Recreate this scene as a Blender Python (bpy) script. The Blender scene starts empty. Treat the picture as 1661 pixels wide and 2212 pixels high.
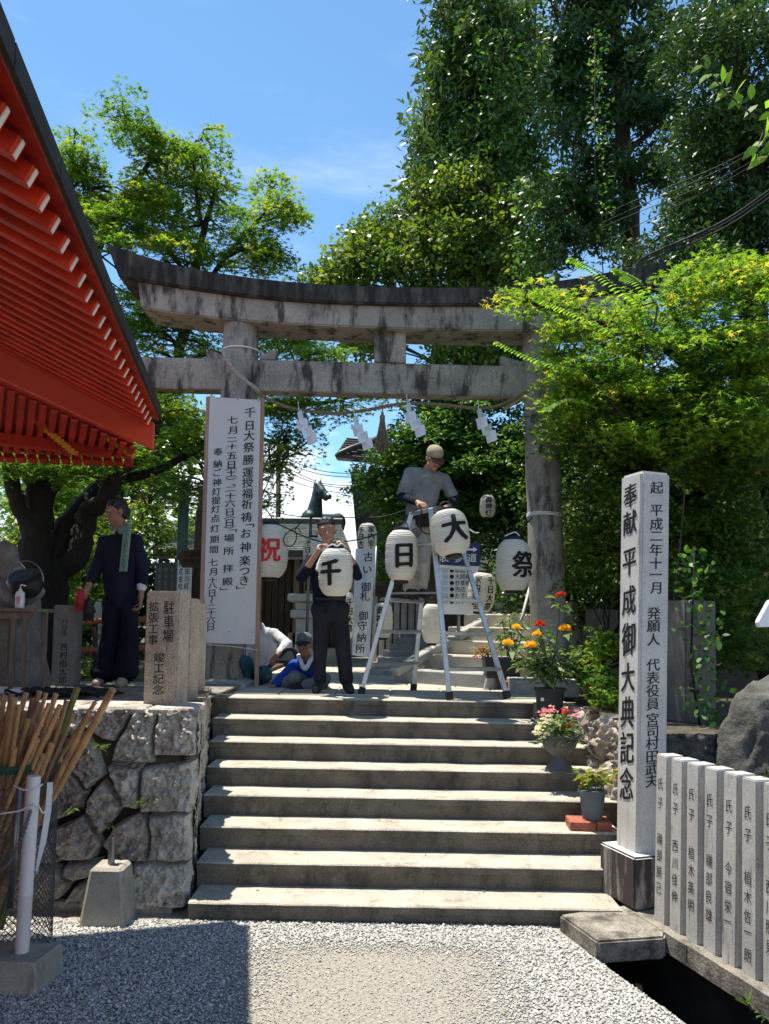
import bpy, bmesh, math, random
import numpy as np
from mathutils import Vector, Matrix
random.seed(7); RNG = np.random.default_rng(7)
SC = bpy.context.scene; COL = SC.collection
R = math.radians
# ---------------- camera
F, CX, CY, H = 1670.0, 830.5, 1264.5, 1.83
PITCH, ROLL = R(3.0), R(1.0)
fw = Vector((0, math.cos(PITCH), math.sin(PITCH)))
rt0 = Vector((1, 0, 0)); up0 = rt0.cross(fw)
rt = rt0*math.cos(ROLL)+up0*math.sin(ROLL); up = up0*math.cos(ROLL)-rt0*math.sin(ROLL)
cam = bpy.data.cameras.new('camera'); camo = bpy.data.objects.new('camera', cam); COL.objects.link(camo)
M = Matrix((rt, up, -fw)).transposed().to_4x4(); M.translation = (0, 0, H); camo.matrix_world = M
cam.sensor_fit = 'VERTICAL'; cam.sensor_height = 36; cam.lens = 36*F/2212; cam.shift_y = (CY-1106)/2212
cam.clip_start = .05; cam.clip_end = 3000
SC.camera = camo
def ray(px, py): return rt*((px-CX)/F)-up*((py-CY)/F)+fw
def at(px, py, Y):                      # a point seen at a pixel of the photo, at depth Y
    d = ray(px, py); return Vector((0, 0, H))+d*(Y/d.y)
def onz(px, py, z):
    d = ray(px, py); return Vector((0, 0, H))+d*((z-H)/d.z)
# ---------------- sun, sky, exposure
EAVE_Z = 3.25
corner = at(345, 905, 1.0); corner = Vector((0, 0, H))+(corner-Vector((0, 0, H)))*((EAVE_Z-H)/(corner.z-H))
sh = onz(530, 2003, 0)
SUN = (corner-sh).normalized()
sun = bpy.data.lights.new('sun', 'SUN'); sun.energy = 4.8; sun.angle = R(.53); sun.color = (1, .94, .82)
so = bpy.data.objects.new('sun', sun); COL.objects.link(so)
so.rotation_euler = SUN.to_track_quat('Z', 'Y').to_euler(); so.location = (0, 0, 30)
W = bpy.data.worlds.new('World'); SC.world = W; W.use_nodes = True
nt = W.node_tree; nt.nodes.clear()
def nn(t, typ, **k):
    n = t.nodes.new(typ)
    for a, b in k.items(): setattr(n, a, b)
    return n
sky = nn(nt, 'ShaderNodeTexSky', sky_type='NISHITA', sun_disc=False)
sky.sun_elevation = math.asin(SUN.z); sky.sun_rotation = math.atan2(SUN.x, SUN.y)
sky.air_density = 1.0; sky.dust_density = .08; sky.ozone_density = 5.0; sky.altitude = 900
tc = nn(nt, 'ShaderNodeTexCoord'); sep = nn(nt, 'ShaderNodeSeparateXYZ'); nt.links.new(tc.outputs['Generated'], sep.inputs[0])
mp = nn(nt, 'ShaderNodeMapping'); mp.inputs['Scale'].default_value = (1, 1, 2.6); nt.links.new(tc.outputs['Generated'], mp.inputs[0])
nz = nn(nt, 'ShaderNodeTexNoise'); nz.inputs['Scale'].default_value = 5.5; nz.inputs['Detail'].default_value = 9; nz.inputs['Roughness'].default_value = .56
nt.links.new(mp.outputs[0], nz.inputs[0])
elev = nn(nt, 'ShaderNodeMapRange', interpolation_type='SMOOTHSTEP'); elev.inputs['From Min'].default_value = .34; elev.inputs['From Max'].default_value = .12
elev.inputs['To Min'].default_value = -.24; elev.inputs['To Max'].default_value = .27; nt.links.new(sep.outputs['Z'], elev.inputs[0])
add = nn(nt, 'ShaderNodeMath', operation='ADD'); nt.links.new(nz.outputs[0], add.inputs[0]); nt.links.new(elev.outputs[0], add.inputs[1])
cm = nn(nt, 'ShaderNodeMapRange', interpolation_type='SMOOTHSTEP'); cm.inputs['From Min'].default_value = .5; cm.inputs['From Max'].default_value = .72; nt.links.new(add.outputs[0], cm.inputs[0])
mp2 = nn(nt, 'ShaderNodeMapping'); mp2.inputs['Scale'].default_value = (1.2, 1.2, 5.0); mp2.inputs['Rotation'].default_value = (0, .35, 0); nt.links.new(tc.outputs['Generated'], mp2.inputs[0])
nz2 = nn(nt, 'ShaderNodeTexNoise'); nz2.inputs['Scale'].default_value = 2.6; nz2.inputs['Detail'].default_value = 8; nz2.inputs['Roughness'].default_value = .6; nt.links.new(mp2.outputs[0], nz2.inputs[0])
c2 = nn(nt, 'ShaderNodeMapRange', interpolation_type='SMOOTHSTEP'); c2.inputs['From Min'].default_value = .48; c2.inputs['From Max'].default_value = .78; c2.inputs['To Max'].default_value = .22; nt.links.new(nz2.outputs[0], c2.inputs[0])
mxx = nn(nt, 'ShaderNodeMath', operation='MAXIMUM'); nt.links.new(cm.outputs[0], mxx.inputs[0]); nt.links.new(c2.outputs[0], mxx.inputs[1])
mix = nn(nt, 'ShaderNodeMixRGB'); nt.links.new(mxx.outputs[0], mix.inputs[0])
hs = nn(nt, 'ShaderNodeHueSaturation'); hs.inputs['Saturation'].default_value = .99; hs.inputs['Value'].default_value = 1.04; nt.links.new(sky.outputs[0], hs.inputs['Color']); tn = nn(nt, 'ShaderNodeMixRGB', blend_type='MULTIPLY'); tn.inputs[0].default_value = 1; tn.inputs[2].default_value = (.86, 1.03, .97, 1); nt.links.new(hs.outputs[0], tn.inputs[1]); nt.links.new(tn.outputs[0], mix.inputs[1]); mix.inputs[2].default_value = (6.0, 6.3, 6.7, 1)
bg = nn(nt, 'ShaderNodeBackground'); bg.inputs[1].default_value = .13; nt.links.new(mix.outputs[0], bg.inputs[0])
nt.links.new(bg.outputs[0], nn(nt, 'ShaderNodeOutputWorld').inputs[0])
SC.view_settings.view_transform = 'Standard'; SC.view_settings.look = 'None'; SC.view_settings.exposure = 0.85; SC.view_settings.gamma = 1
SC.render.engine = 'CYCLES'; SC.cycles.max_bounces = 8; SC.cycles.transparent_max_bounces = 8
SC.cycles.use_denoising = True
# ---------------- materials
MATS = {}
def mat(name, col, rough=.8, var=.25, scale=6., col2=None, bump=0., bscale=40., speck=0., streak=0., metal=0., spec=.3, coat=0., stain=None, st_lo=.52, st_hi=.66, st_scale=(2., 2., .5), top=None, stretch=None):
    if name in MATS: return MATS[name]
    m = bpy.data.materials.new(name); m.use_nodes = True; t = m.node_tree; p = t.nodes['Principled BSDF']
    p.inputs['Roughness'].default_value = rough; p.inputs['Metallic'].default_value = metal; p.inputs['Specular IOR Level'].default_value = spec
    p.inputs['Coat Weight'].default_value = coat
    tcn = nn(t, 'ShaderNodeTexCoord'); vec = tcn.outputs['Object']
    if stretch:
        mq = nn(t, 'ShaderNodeMapping'); mq.inputs['Scale'].default_value = stretch; t.links.new(vec, mq.inputs[0]); vec = mq.outputs[0]
    n1 = nn(t, 'ShaderNodeTexNoise'); n1.inputs['Scale'].default_value = scale; n1.inputs['Detail'].default_value = 7; n1.inputs['Roughness'].default_value = .62; t.links.new(vec, n1.inputs[0])
    ramp = nn(t, 'ShaderNodeValToRGB'); c2_ = col2 or tuple(c*(1-var) for c in col)
    ramp.color_ramp.elements[0].position = .36; ramp.color_ramp.elements[1].position = .64
    ramp.color_ramp.elements[0].color = (*c2_, 1); ramp.color_ramp.elements[1].color = (*[min(1, c*(1+var*.5)) for c in col], 1)
    t.links.new(n1.outputs[0], ramp.inputs[0]); out = ramp.outputs[0]
    def mixin(fac, c, typ='MIX'):
        nonlocal out
        mx = nn(t, 'ShaderNodeMixRGB', blend_type=typ); t.links.new(fac, mx.inputs[0]); t.links.new(out, mx.inputs[1]); mx.inputs[2].default_value = (*c, 1); out = mx.outputs[0]
    if speck:
        v = nn(t, 'ShaderNodeTexNoise'); v.inputs['Scale'].default_value = 130; v.inputs['Detail'].default_value = 3; t.links.new(tcn.outputs['Object'], v.inputs[0])
        mr = nn(t, 'ShaderNodeMapRange'); mr.inputs['From Min'].default_value = .5; mr.inputs['From Max'].default_value = .68; mr.inputs['To Max'].default_value = speck; t.links.new(v.outputs[0], mr.inputs[0])
        mixin(mr.outputs[0], tuple(c*.25 for c in col))
        mr2 = nn(t, 'ShaderNodeMapRange'); mr2.inputs['From Min'].default_value = .45; mr2.inputs['From Max'].default_value = .3; mr2.inputs['To Max'].default_value = speck*.7; t.links.new(v.outputs[0], mr2.inputs[0])
        mixin(mr2.outputs[0], tuple(min(.8, c*1.7) for c in col))
    if stain:
        mq = nn(t, 'ShaderNodeMapping'); mq.inputs['Scale'].default_value = st_scale; t.links.new(tcn.outputs['Object'], mq.inputs[0])
        n3 = nn(t, 'ShaderNodeTexNoise'); n3.inputs['Scale'].default_value = 2.2; n3.inputs['Detail'].default_value = 9; n3.inputs['Roughness'].default_value = .7; t.links.new(mq.outputs[0], n3.inputs[0])
        mr = nn(t, 'ShaderNodeMapRange'); mr.inputs['From Min'].default_value = st_lo; mr.inputs['From Max'].default_value = st_hi; mr.inputs['To Max'].default_value = .92; t.links.new(n3.outputs[0], mr.inputs[0])
        mixin(mr.outputs[0], stain)
    if top:   # second colour mixed in on the faces that look up
        g = nn(t, 'ShaderNodeNewGeometry'); s = nn(t, 'ShaderNodeSeparateXYZ'); t.links.new(g.outputs['Normal'], s.inputs[0])
        mr = nn(t, 'ShaderNodeMapRange'); mr.inputs['From Min'].default_value = .5; mr.inputs['From Max'].default_value = .9; t.links.new(s.outputs['Z'], mr.inputs[0]); mixin(mr.outputs[0], top)
    t.links.new(out, p.inputs['Base Color'])
    if bump:
        nb = nn(t, 'ShaderNodeTexNoise'); nb.inputs['Scale'].default_value = bscale; nb.inputs['Detail'].default_value = 6; nb.inputs['Roughness'].default_value = .65; t.links.new(vec, nb.inputs[0])
        b = nn(t, 'ShaderNodeBump'); b.inputs['Strength'].default_value = bump; b.inputs['Distance'].default_value = .02; t.links.new(nb.outputs[0], b.inputs['Height']); t.links.new(b.outputs[0], p.inputs['Normal'])
    MATS[name] = m; return m
def leafmat(name, stops, trans=.45, rough=.45, spec=.35, tint=(1.9, 1.75, .75)):
    m = bpy.data.materials.new(name); m.use_nodes = True; t = m.node_tree; p = t.nodes['Principled BSDF']; o = t.nodes['Material Output']
    p.inputs['Roughness'].default_value = rough; p.inputs['Specular IOR Level'].default_value = spec
    a = nn(t, 'ShaderNodeAttribute', attribute_name='rnd'); r = nn(t, 'ShaderNodeValToRGB'); t.links.new(a.outputs['Fac'], r.inputs[0])
    while len(r.color_ramp.elements) < len(stops): r.color_ramp.elements.new(.5)
    for e, (q, c) in zip(r.color_ramp.elements, stops): e.position = q; e.color = (*c, 1)
    t.links.new(r.outputs[0], p.inputs['Base Color'])
    tr = nn(t, 'ShaderNodeBsdfTranslucent'); mu = nn(t, 'ShaderNodeMixRGB', blend_type='MULTIPLY'); mu.inputs[0].default_value = 1; mu.inputs[2].default_value = (*tint, 1)
    t.links.new(r.outputs[0], mu.inputs[1]); t.links.new(mu.outputs[0], tr.inputs[0])
    ms = nn(t, 'ShaderNodeMixShader'); ms.inputs[0].default_value = trans; t.links.new(p.outputs[0], ms.inputs[1]); t.links.new(tr.outputs[0], ms.inputs[2]); t.links.new(ms.outputs[0], o.inputs[0])
    MATS[name] = m; return m
# ---------------- mesh helpers
def tag(o, label, cat, group=None, kind=None):
    if label: o['label'] = label
    if cat: o['category'] = cat
    if group: o['group'] = group
    if kind: o['kind'] = kind
    return o
def thing(name, loc, label, cat, group=None, rz=0):
    o = bpy.data.objects.new(name, None); COL.objects.link(o); o.location = loc; o.rotation_euler = (0, 0, rz); o.empty_display_size = .1
    return tag(o, label, cat, group)
def link(name, me, m, parent=None, smooth=False):
    o = bpy.data.objects.new(name, me); COL.objects.link(o)
    for x in (m if isinstance(m, (list, tuple)) else [m]):
        if x: me.materials.append(x)
    if smooth: me.polygons.foreach_set('use_smooth', [True]*len(me.polygons))
    if parent:
        o.parent = parent; o.matrix_parent_inverse = pw(parent).inverted()
    return o
def pw(o):
    mb = o.matrix_basis.copy()
    return pw(o.parent) @ o.matrix_parent_inverse @ mb if o.parent else mb
class MB:
    def __init__(s): s.v = []; s.f = []
    def add(s, V, Fs):
        b = len(s.v); s.v += [tuple(x) for x in V]; s.f += [tuple(i+b for i in q) for q in Fs]; return s
    def hexa(s, P):      # 8 corners: bottom ring 0-3, top ring 4-7
        return s.add(P, [(3, 2, 1, 0), (4, 5, 6, 7), (0, 1, 5, 4), (1, 2, 6, 5), (2, 3, 7, 6), (3, 0, 4, 7)])
    def box(s, c, d, m=None):
        x, y, z = [q/2 for q in d]
        P = [Vector(p) for p in ((-x, -y, -z), (x, -y, -z), (x, y, -z), (-x, y, -z), (-x, -y, z), (x, -y, z), (x, y, z), (-x, y, z))]
        if m is not None: P = [m @ p for p in P]
        return s.hexa([p+Vector(c) for p in P])
    def bar(s, a, b, w, h, upv=(0, 0, 1)):
        a, b = Vector(a), Vector(b); d = (b-a).normalized(); u = Vector(upv)
        if abs(d.dot(u)) > .98: u = Vector((0, 1, 0))
        x = d.cross(u).normalized()*w/2; y = x.cross(d).normalized()*h/2
        return s.hexa([a-x-y, a+x-y, a+x+y, a-x+y, b-x-y, b+x-y, b+x+y, b-x+y])
    def tube(s, pts, r, n=8, cap=True, jit=0):
        pts = [Vector(p) for p in pts]; k = len(pts); rr = r if isinstance(r, (list, tuple)) else [r]*k; V = []; ref = None
        for i in range(k):
            d = (pts[min(i+1, k-1)]-pts[max(i-1, 0)]).normalized()
            if ref is None: ref = d.orthogonal().normalized()
            ref = (ref-d*ref.dot(d)); ref = ref.normalized() if ref.length > 1e-6 else d.orthogonal().normalized(); y = d.cross(ref)
            for j in range(n):
                q = 2*math.pi*j/n; g = 1+(random.uniform(-jit, jit) if jit else 0); V.append(pts[i]+(ref*math.cos(q)+y*math.sin(q))*rr[i]*g)
        Fs = [(i*n+j, i*n+(j+1) % n, (i+1)*n+(j+1) % n, (i+1)*n+j) for i in range(k-1) for j in range(n)]
        if cap: Fs += [tuple(range(n))[::-1], tuple((k-1)*n+j for j in range(n))]
        return s.add(V, Fs)
    def lathe(s, prof, c=(0, 0, 0), n=24, m=None, cap=True):
        V = []
        for r, z in prof:
            for j in range(n):
                q = 2*math.pi*j/n; p = Vector((r*math.cos(q), r*math.sin(q), z)); V.append((m @ p if m is not None else p)+Vector(c))
        k = len(prof); Fs = [(i*n+j, i*n+(j+1) % n, (i+1)*n+(j+1) % n, (i+1)*n+j) for i in range(k-1) for j in range(n)]
        if cap: Fs += [tuple(range(n))[::-1], tuple((k-1)*n+j for j in range(n))]
        return s.add(V, Fs)
    def prism(s, poly, d):       # polygon of 3D points swept by vector d
        P = [Vector(p) for p in poly]; d = Vector(d); n = len(P)
        return s.add(P+[p+d for p in P], [tuple(range(n))[::-1], tuple(range(n, 2*n))]+[(i, (i+1) % n, (i+1) % n+n, i+n) for i in range(n)])
    def ell(s, c, r, n=12, k=8, m=None):
        return s.lathe([(max(1e-4, math.sin(math.pi*i/k))*1.0, -math.cos(math.pi*i/k)) for i in range(k+1)], (0, 0, 0), n, None) if False else s._ell(c, r, n, k, m)
    def _ell(s, c, r, n, k, m):
        V = []; r = r if isinstance(r, (tuple, list)) else (r, r, r)
        for i in range(k+1):
            a = math.pi*i/k
            for j in range(n):
                q = 2*math.pi*j/n; p = Vector((max(1e-3, math.sin(a))*math.cos(q)*r[0], max(1e-3, math.sin(a))*math.sin(q)*r[1], -math.cos(a)*r[2])); V.append((m @ p if m is not None else p)+Vector(c))
        return s.add(V, [(i*n+j, i*n+(j+1) % n, (i+1)*n+(j+1) % n, (i+1)*n+j) for i in range(k) for j in range(n)]+[tuple(range(n))[::-1], tuple(k*n+j for j in range(n))])
    def cap(s, a, b, ra, rb, n=12):      # tapered capsule
        a, b = Vector(a), Vector(b); d = (b-a).normalized() if (b-a).length > 1e-6 else Vector((0, 0, 1)); q = d.to_track_quat('Z', 'Y').to_matrix(); L = (b-a).length; pr = []
        for i in range(5): t = math.pi/2*(i/4); pr.append((max(1e-3, ra*math.sin(t)), -ra*math.cos(t)))
        for i in range(5): t = math.pi/2*(i/4); pr.append((max(1e-3, rb*math.cos(t)), L+rb*math.sin(t)))
        return s.lathe(pr, a, n, q)
    def build(s, name, m, parent=None, bevel=0, smooth=False, seg=1, auto=None):
        me = bpy.data.meshes.new(name); me.from_pydata(s.v, [], s.f); me.update()
        bm = bmesh.new(); bm.from_mesh(me); bmesh.ops.recalc_face_normals(bm, faces=bm.faces[:])
        if bevel: bmesh.ops.bevel(bm, geom=[e for e in bm.edges if len(e.link_faces) == 2 and e.calc_face_angle(0) > .5], offset=bevel, segments=seg, affect='EDGES', clamp_overlap=True)
        bm.to_mesh(me); bm.free()
        o = link(name, me, m, parent, smooth)
        if auto: me.set_sharp_from_angle(angle=R(auto))
        return o
def npmesh(name, V, Fc, m, parent=None, rnd=None, smooth=False):     # V (n,3), Fc (f,k)
    me = bpy.data.meshes.new(name); V = np.asarray(V, np.float32); Fc = np.asarray(Fc, np.int32); f, k = Fc.shape
    me.vertices.add(len(V)); me.vertices.foreach_set('co', V.ravel()); me.loops.add(f*k); me.loops.foreach_set('vertex_index', Fc.ravel())
    me.polygons.add(f); me.polygons.foreach_set('loop_start', np.arange(0, f*k, k, dtype=np.int32)); me.polygons.foreach_set('loop_total', np.full(f, k, np.int32))
    me.update(calc_edges=True)
    if rnd is not None: me.attributes.new('rnd', 'FLOAT', 'FACE').data.foreach_set('value', np.asarray(rnd, np.float32))
    return link(name, me, m, parent, smooth)
def hsh(i, j, k):
    n = (i*374761393+j*668265263+k*2147483647+1013) & 0xffffffff; n = ((n ^ (n >> 13))*1274126177) & 0xffffffff; return ((n ^ (n >> 16)) & 0xffff)/65535.
def vnoise(P):
    P = np.asarray(P, float); I = np.floor(P).astype(np.int64); f = P-I; f = f*f*(3-2*f); r = 0
    for a in (0, 1):
        for b in (0, 1):
            for c in (0, 1):
                r = r+hsh(I[..., 0]+a, I[..., 1]+b, I[..., 2]+c)*(f[..., 0] if a else 1-f[..., 0])*(f[..., 1] if b else 1-f[..., 1])*(f[..., 2] if c else 1-f[..., 2])
    return r*2-1
def fbm(P, o=4, g=.5):
    r = 0; a = 1
    for i in range(o): r = r+a*vnoise(np.asarray(P)*2**i+i*17.3); a *= g
    return r
def grid(nu, nv): return np.array([(i*nv+j, (i+1)*nv+j, (i+1)*nv+j+1, i*nv+j+1) for i in range(nu-1) for j in range(nv-1)])
def seg_d(p, a, b):
    ab = b-a; t = np.clip(((p-a)@ab)/(ab@ab+1e-12), 0, 1); return np.linalg.norm(p-(a+t[:, None]*ab), axis=1)
def poly_sd(p, poly):    # + inside
    poly = np.asarray(poly, float); d = np.full(len(p), 1e9); ins = np.zeros(len(p), bool); n = len(poly)
    for i in range(n):
        a, b = poly[i], poly[(i+1) % n]; d = np.minimum(d, seg_d(p, a, b)); c = (a[1] > p[:, 1]) != (b[1] > p[:, 1])
        ins ^= c & (p[:, 0] < (b[0]-a[0])*(p[:, 1]-a[1])/(b[1]-a[1]+1e-12)+a[0])
    return np.where(ins, d, -d)
# ---------------- lettering: the built-in CJK face, one outline per character
GL = {}
def glyph(ch, off):
    if (ch, off) in GL: return GL[(ch, off)]
    c = bpy.data.curves.new('g', 'FONT'); c.body = ch; c.size = 1; c.offset = off; c.resolution_u = 3; c.fill_mode = 'FRONT'
    o = bpy.data.objects.new('g', c); COL.objects.link(o); bpy.context.view_layer.update()
    me = bpy.data.meshes.new_from_object(o.evaluated_get(bpy.context.evaluated_depsgraph_get()))
    bpy.data.objects.remove(o); V = np.array([v.co[:2] for v in me.vertices]); T = [tuple(p.vertices) for p in me.polygons]; bpy.data.meshes.remove(me)
    GL[(ch, off)] = (V, T); return V, T
FLAT = set('一二〜・、●')
def lettering(name, cols, fmap, m, parent, off=.012, slant=.06, cuts=0, lift=.003, wob=.03):
    d = max(0, off)*.8; SH = [(0, 0)] if d < .004 else ([(-d, 0), (d, d*.2)] if d < .016 else ([(-d, -d*.3), (d, d*.4), (0, d*.6)] if d < .03 else [(-d, -d*.4), (-d*.4, d*.5), (d*.4, -d*.5), (d, d*.4), (0, 0)]))
    """cols: list of (text, u, v0, cell_w, cell_h[, list of per-char pitches]) - vertical columns, u centre, v0 top; fmap(u, v, lift) -> 3D"""
    mb = MB()
    for text, u, v, cw, chh in cols:
        for ch in text:
            if ch == '\u3000': v -= chh*.55; continue
            V, T = glyph(ch, 0.)
            if len(V) == 0: v -= chh; continue
            mn, mx = V.min(0), V.max(0); c = np.array([(mn[0]+mx[0])/2, .38 if ch not in '﹁﹂︵︶' else (mn[1]+mx[1])/2]); Q = (V-c)
            if ch in '︵︶〜、﹁﹂': adv = .55 if ch != '、' else .4
            elif ch == '一': adv = .55
            else: adv = 1.
            if ch == '〜': Q = Q[:, ::-1]*np.array([1, -1])
            q = random.uniform(-wob, wob); Q = Q @ np.array([[math.cos(q), math.sin(q)], [-math.sin(q), math.cos(q)]]); Q = np.column_stack([Q[:, 0], Q[:, 1]+slant*Q[:, 0]])
            cy = v-chh*adv/2; du = .32*cw if ch == '﹁' else (-.32*cw if ch == '﹂' else (.3*cw if ch == '、' else 0))
            if cuts:
                bm = bmesh.new(); vs = [bm.verts.new((a, b, 0)) for a, b in Q]
                for t in T:
                    try: bm.faces.new([vs[i] for i in t])
                    except ValueError: pass
                for ax in (0, 1):
                    for g in np.linspace(-.5, .5, cuts):
                        bmesh.ops.bisect_plane(bm, geom=bm.verts[:]+bm.edges[:]+bm.faces[:], plane_co=(g, g, 0), plane_no=(1, 0, 0) if ax == 0 else (0, 1, 0))
                bm.verts.index_update(); Q = np.array([x.co[:2] for x in bm.verts]); T2 = [tuple(x.index for x in p.verts) for p in bm.faces]; bm.free()
            else: T2 = T
            for i_, (sx, sy) in enumerate(SH): mb.add([fmap(u+du+(a+sx)*cw, cy+(b+sy)*chh, lift+.0004*i_) for a, b in Q], T2)
            v -= chh*adv
    me = bpy.data.meshes.new(name); me.from_pydata(mb.v, [], mb.f); me.update(); return link(name, me, m, parent)
# ================= materials in use
GRAN = mat('granite', (.36, .36, .35), .75, .2, 5, speck=.6, bump=.25, bscale=90)
GRANL = mat('granite_light', (.57, .55, .51), .6, .12, 4, speck=.38, stain=(.10, .075, .065), st_lo=.56, st_hi=.72, st_scale=(9, 9, .7))
GRANP = mat('granite_post', (.48, .465, .44), .6, .14, 4, speck=.4, stain=(.13, .11, .1), st_lo=.575, st_hi=.70, st_scale=(7, 7, 1.1))
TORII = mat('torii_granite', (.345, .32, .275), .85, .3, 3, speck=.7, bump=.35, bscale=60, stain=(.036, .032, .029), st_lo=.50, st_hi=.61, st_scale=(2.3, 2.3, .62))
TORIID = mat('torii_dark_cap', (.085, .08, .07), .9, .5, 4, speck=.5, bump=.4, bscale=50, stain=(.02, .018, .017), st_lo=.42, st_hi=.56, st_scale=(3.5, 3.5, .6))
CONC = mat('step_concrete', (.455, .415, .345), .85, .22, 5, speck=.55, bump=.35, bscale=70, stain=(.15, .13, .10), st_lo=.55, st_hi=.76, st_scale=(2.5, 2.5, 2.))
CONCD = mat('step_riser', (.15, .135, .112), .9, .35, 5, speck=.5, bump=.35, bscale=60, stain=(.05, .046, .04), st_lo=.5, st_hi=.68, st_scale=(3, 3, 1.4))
KERB = mat('kerb_concrete', (.28, .255, .215), .9, .35, 6, speck=.6, bump=.5, bscale=60, stain=(.05, .045, .04), st_lo=.5, st_hi=.66, st_scale=(3, 3, 3))
FOOTC = mat('footing_concrete', (.36, .33, .27), .9, .2, 5, speck=.3, bump=.25, bscale=70, stain=(.16, .14, .11), st_lo=.55, st_hi=.72, st_scale=(3, 3, 1.5))
ROCK = mat('rough_stone', (.60, .55, .46), .9, .4, 4, (.30, .26, .225), speck=.6, bump=.5, bscale=45, stain=(.1, .08, .085), st_lo=.5, st_hi=.68, st_scale=(3, 3, 3))
ROCKG = mat('boulder_stone', (.115, .112, .10), .9, .5, 5, speck=.6, bump=1., bscale=14, stain=(.05, .05, .045), st_lo=.5, st_hi=.64, st_scale=(2, 2, 2))  # stone colour darkened to stand in for canopy shade
ROCKB = mat('rough_stone_beige', (.52, .49, .42), .9, .35, 4, (.33, .30, .25), speck=.6, bump=.6, bscale=55, stain=(.13, .115, .10), st_lo=.52, st_hi=.68, st_scale=(3, 3, 3))
ROCKP = mat('rough_stone_brown', (.44, .385, .325), .9, .4, 4, (.27, .23, .195), speck=.6, bump=.6, bscale=55, stain=(.09, .075, .075), st_lo=.5, st_hi=.66, st_scale=(3, 3, 3))
JOINT = mat('joint_dirt', (.035, .03, .024), .95, .4, 9)
SOIL = mat('soil', (.09, .075, .055), .95, .4, 6, bump=.6, bscale=30)
PAVE = mat('paving', (.50, .455, .38), .85, .2, 3, speck=.45, bump=.2, bscale=60, stain=(.26, .235, .2), st_lo=.5, st_hi=.7, st_scale=(1.2, 1.2, 1))
GRAVB = mat('gravel_bed', (.40, .365, .31), .9, .35, 55, (.24, .225, .2), bump=.9, bscale=85)
GRAVS = mat('gravel_stone', (.56, .56, .55), .85, .4, 9, (.27, .275, .28))
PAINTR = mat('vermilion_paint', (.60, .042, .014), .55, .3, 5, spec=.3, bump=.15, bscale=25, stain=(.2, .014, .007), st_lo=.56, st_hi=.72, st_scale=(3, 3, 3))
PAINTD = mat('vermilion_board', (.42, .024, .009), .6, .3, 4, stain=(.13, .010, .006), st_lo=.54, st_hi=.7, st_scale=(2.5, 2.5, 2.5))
WHITEP = mat('white_paint', (.8, .77, .72), .6, .06)
GOLD = mat('gilt_yellow', (.62, .3, .03), .45, .15)
BARK_ROOF = mat('roof_edge_copper', (.04, .033, .027), .7, .35, 3, stretch=(1, 1, 8), bump=.3, bscale=20)
WOODG = mat('weathered_timber', (.2, .165, .13), .85, .35, 6, stretch=(6, 6, .8), bump=.3, bscale=30)
WOODD = mat('dark_timber', (.06, .047, .038), .8, .35, 6, stretch=(6, 6, .8), bump=.3)
TILE = mat('grey_roof_tile', (.33, .36, .34), .5, .25, 8, bump=.2)
TILED = mat('dark_roof_tile', (.07, .072, .075), .45, .3, 8)
BLACK = mat('black_ink', (.012, .012, .014), .75, .05)
INK = mat('carved_ink', (.03, .03, .032), .9, .2)
RED = mat('red_ink', (.55, .035, .03), .7, .05)
DARK = mat('ditch_shade', (.02, .02, .02), .95, .2)
# ================= ground, terraces
def struct(o): o['kind'] = 'structure'; return o
def sheet(name, poly, z0, z1, m, bevel=0):
    return struct(MB().prism([(x, y, z0) for x, y in poly], (0, 0, z1-z0)).build(name, m, None, bevel))
ZP, ZL, ZR = 1.16, 1.21, 1.10
sheet('terrain', [(-400, -300), (400, -300), (400, 600), (-400, 600)], -1.4, -1.0, SOIL)
DA, DB = (1.19, 4.47), (1.56, 3.36)           # edge of the gravel along the ditch
sheet('gravel_ground', [(-40, -30), (11.5, -26), DB, DA, (1.19, 7), (-40, 7)], -.99, 0, GRAVB)
sheet('left_terrace', [(-40, 5.17), (-1.22, 5.17), (-1.56, 7.05), (-1.56, 60), (-40, 60)], -.5, ZL, SOIL)
sheet('shrine_court', [(-1.55, 7.1), (1.68, 7.1), (1.68, 60), (-1.55, 60)], -.5, ZP, PAVE)
sheet('right_terrace', [(1.92, 5.42), (40, 5.42), (40, 60), (1.69, 60), (1.69, 7.3)], -.5, ZR, SOIL)
# paving slabs over the court: joints are gaps between slabs
pv = MB()
for j in range(9):
    for i in range(6):
        x0 = -1.5+i*.53+(.2 if j % 2 else 0); y0 = 7.4+j*.95
        pv.box((x0+.25, y0+.46, ZP+.004+random.uniform(0, .004)), (.515, .935, .012))
struct(pv.build('court_paving', PAVE, None, .004))
left_pave = MB()
for i in range(12):
    for j in range(5): left_pave.box((-8+i*.55+.27, 5.55+j*.5, ZL+.006), (.535, .485, .02))
struct(left_pave.build('terrace_paving', KERB, None, .004))
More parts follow.
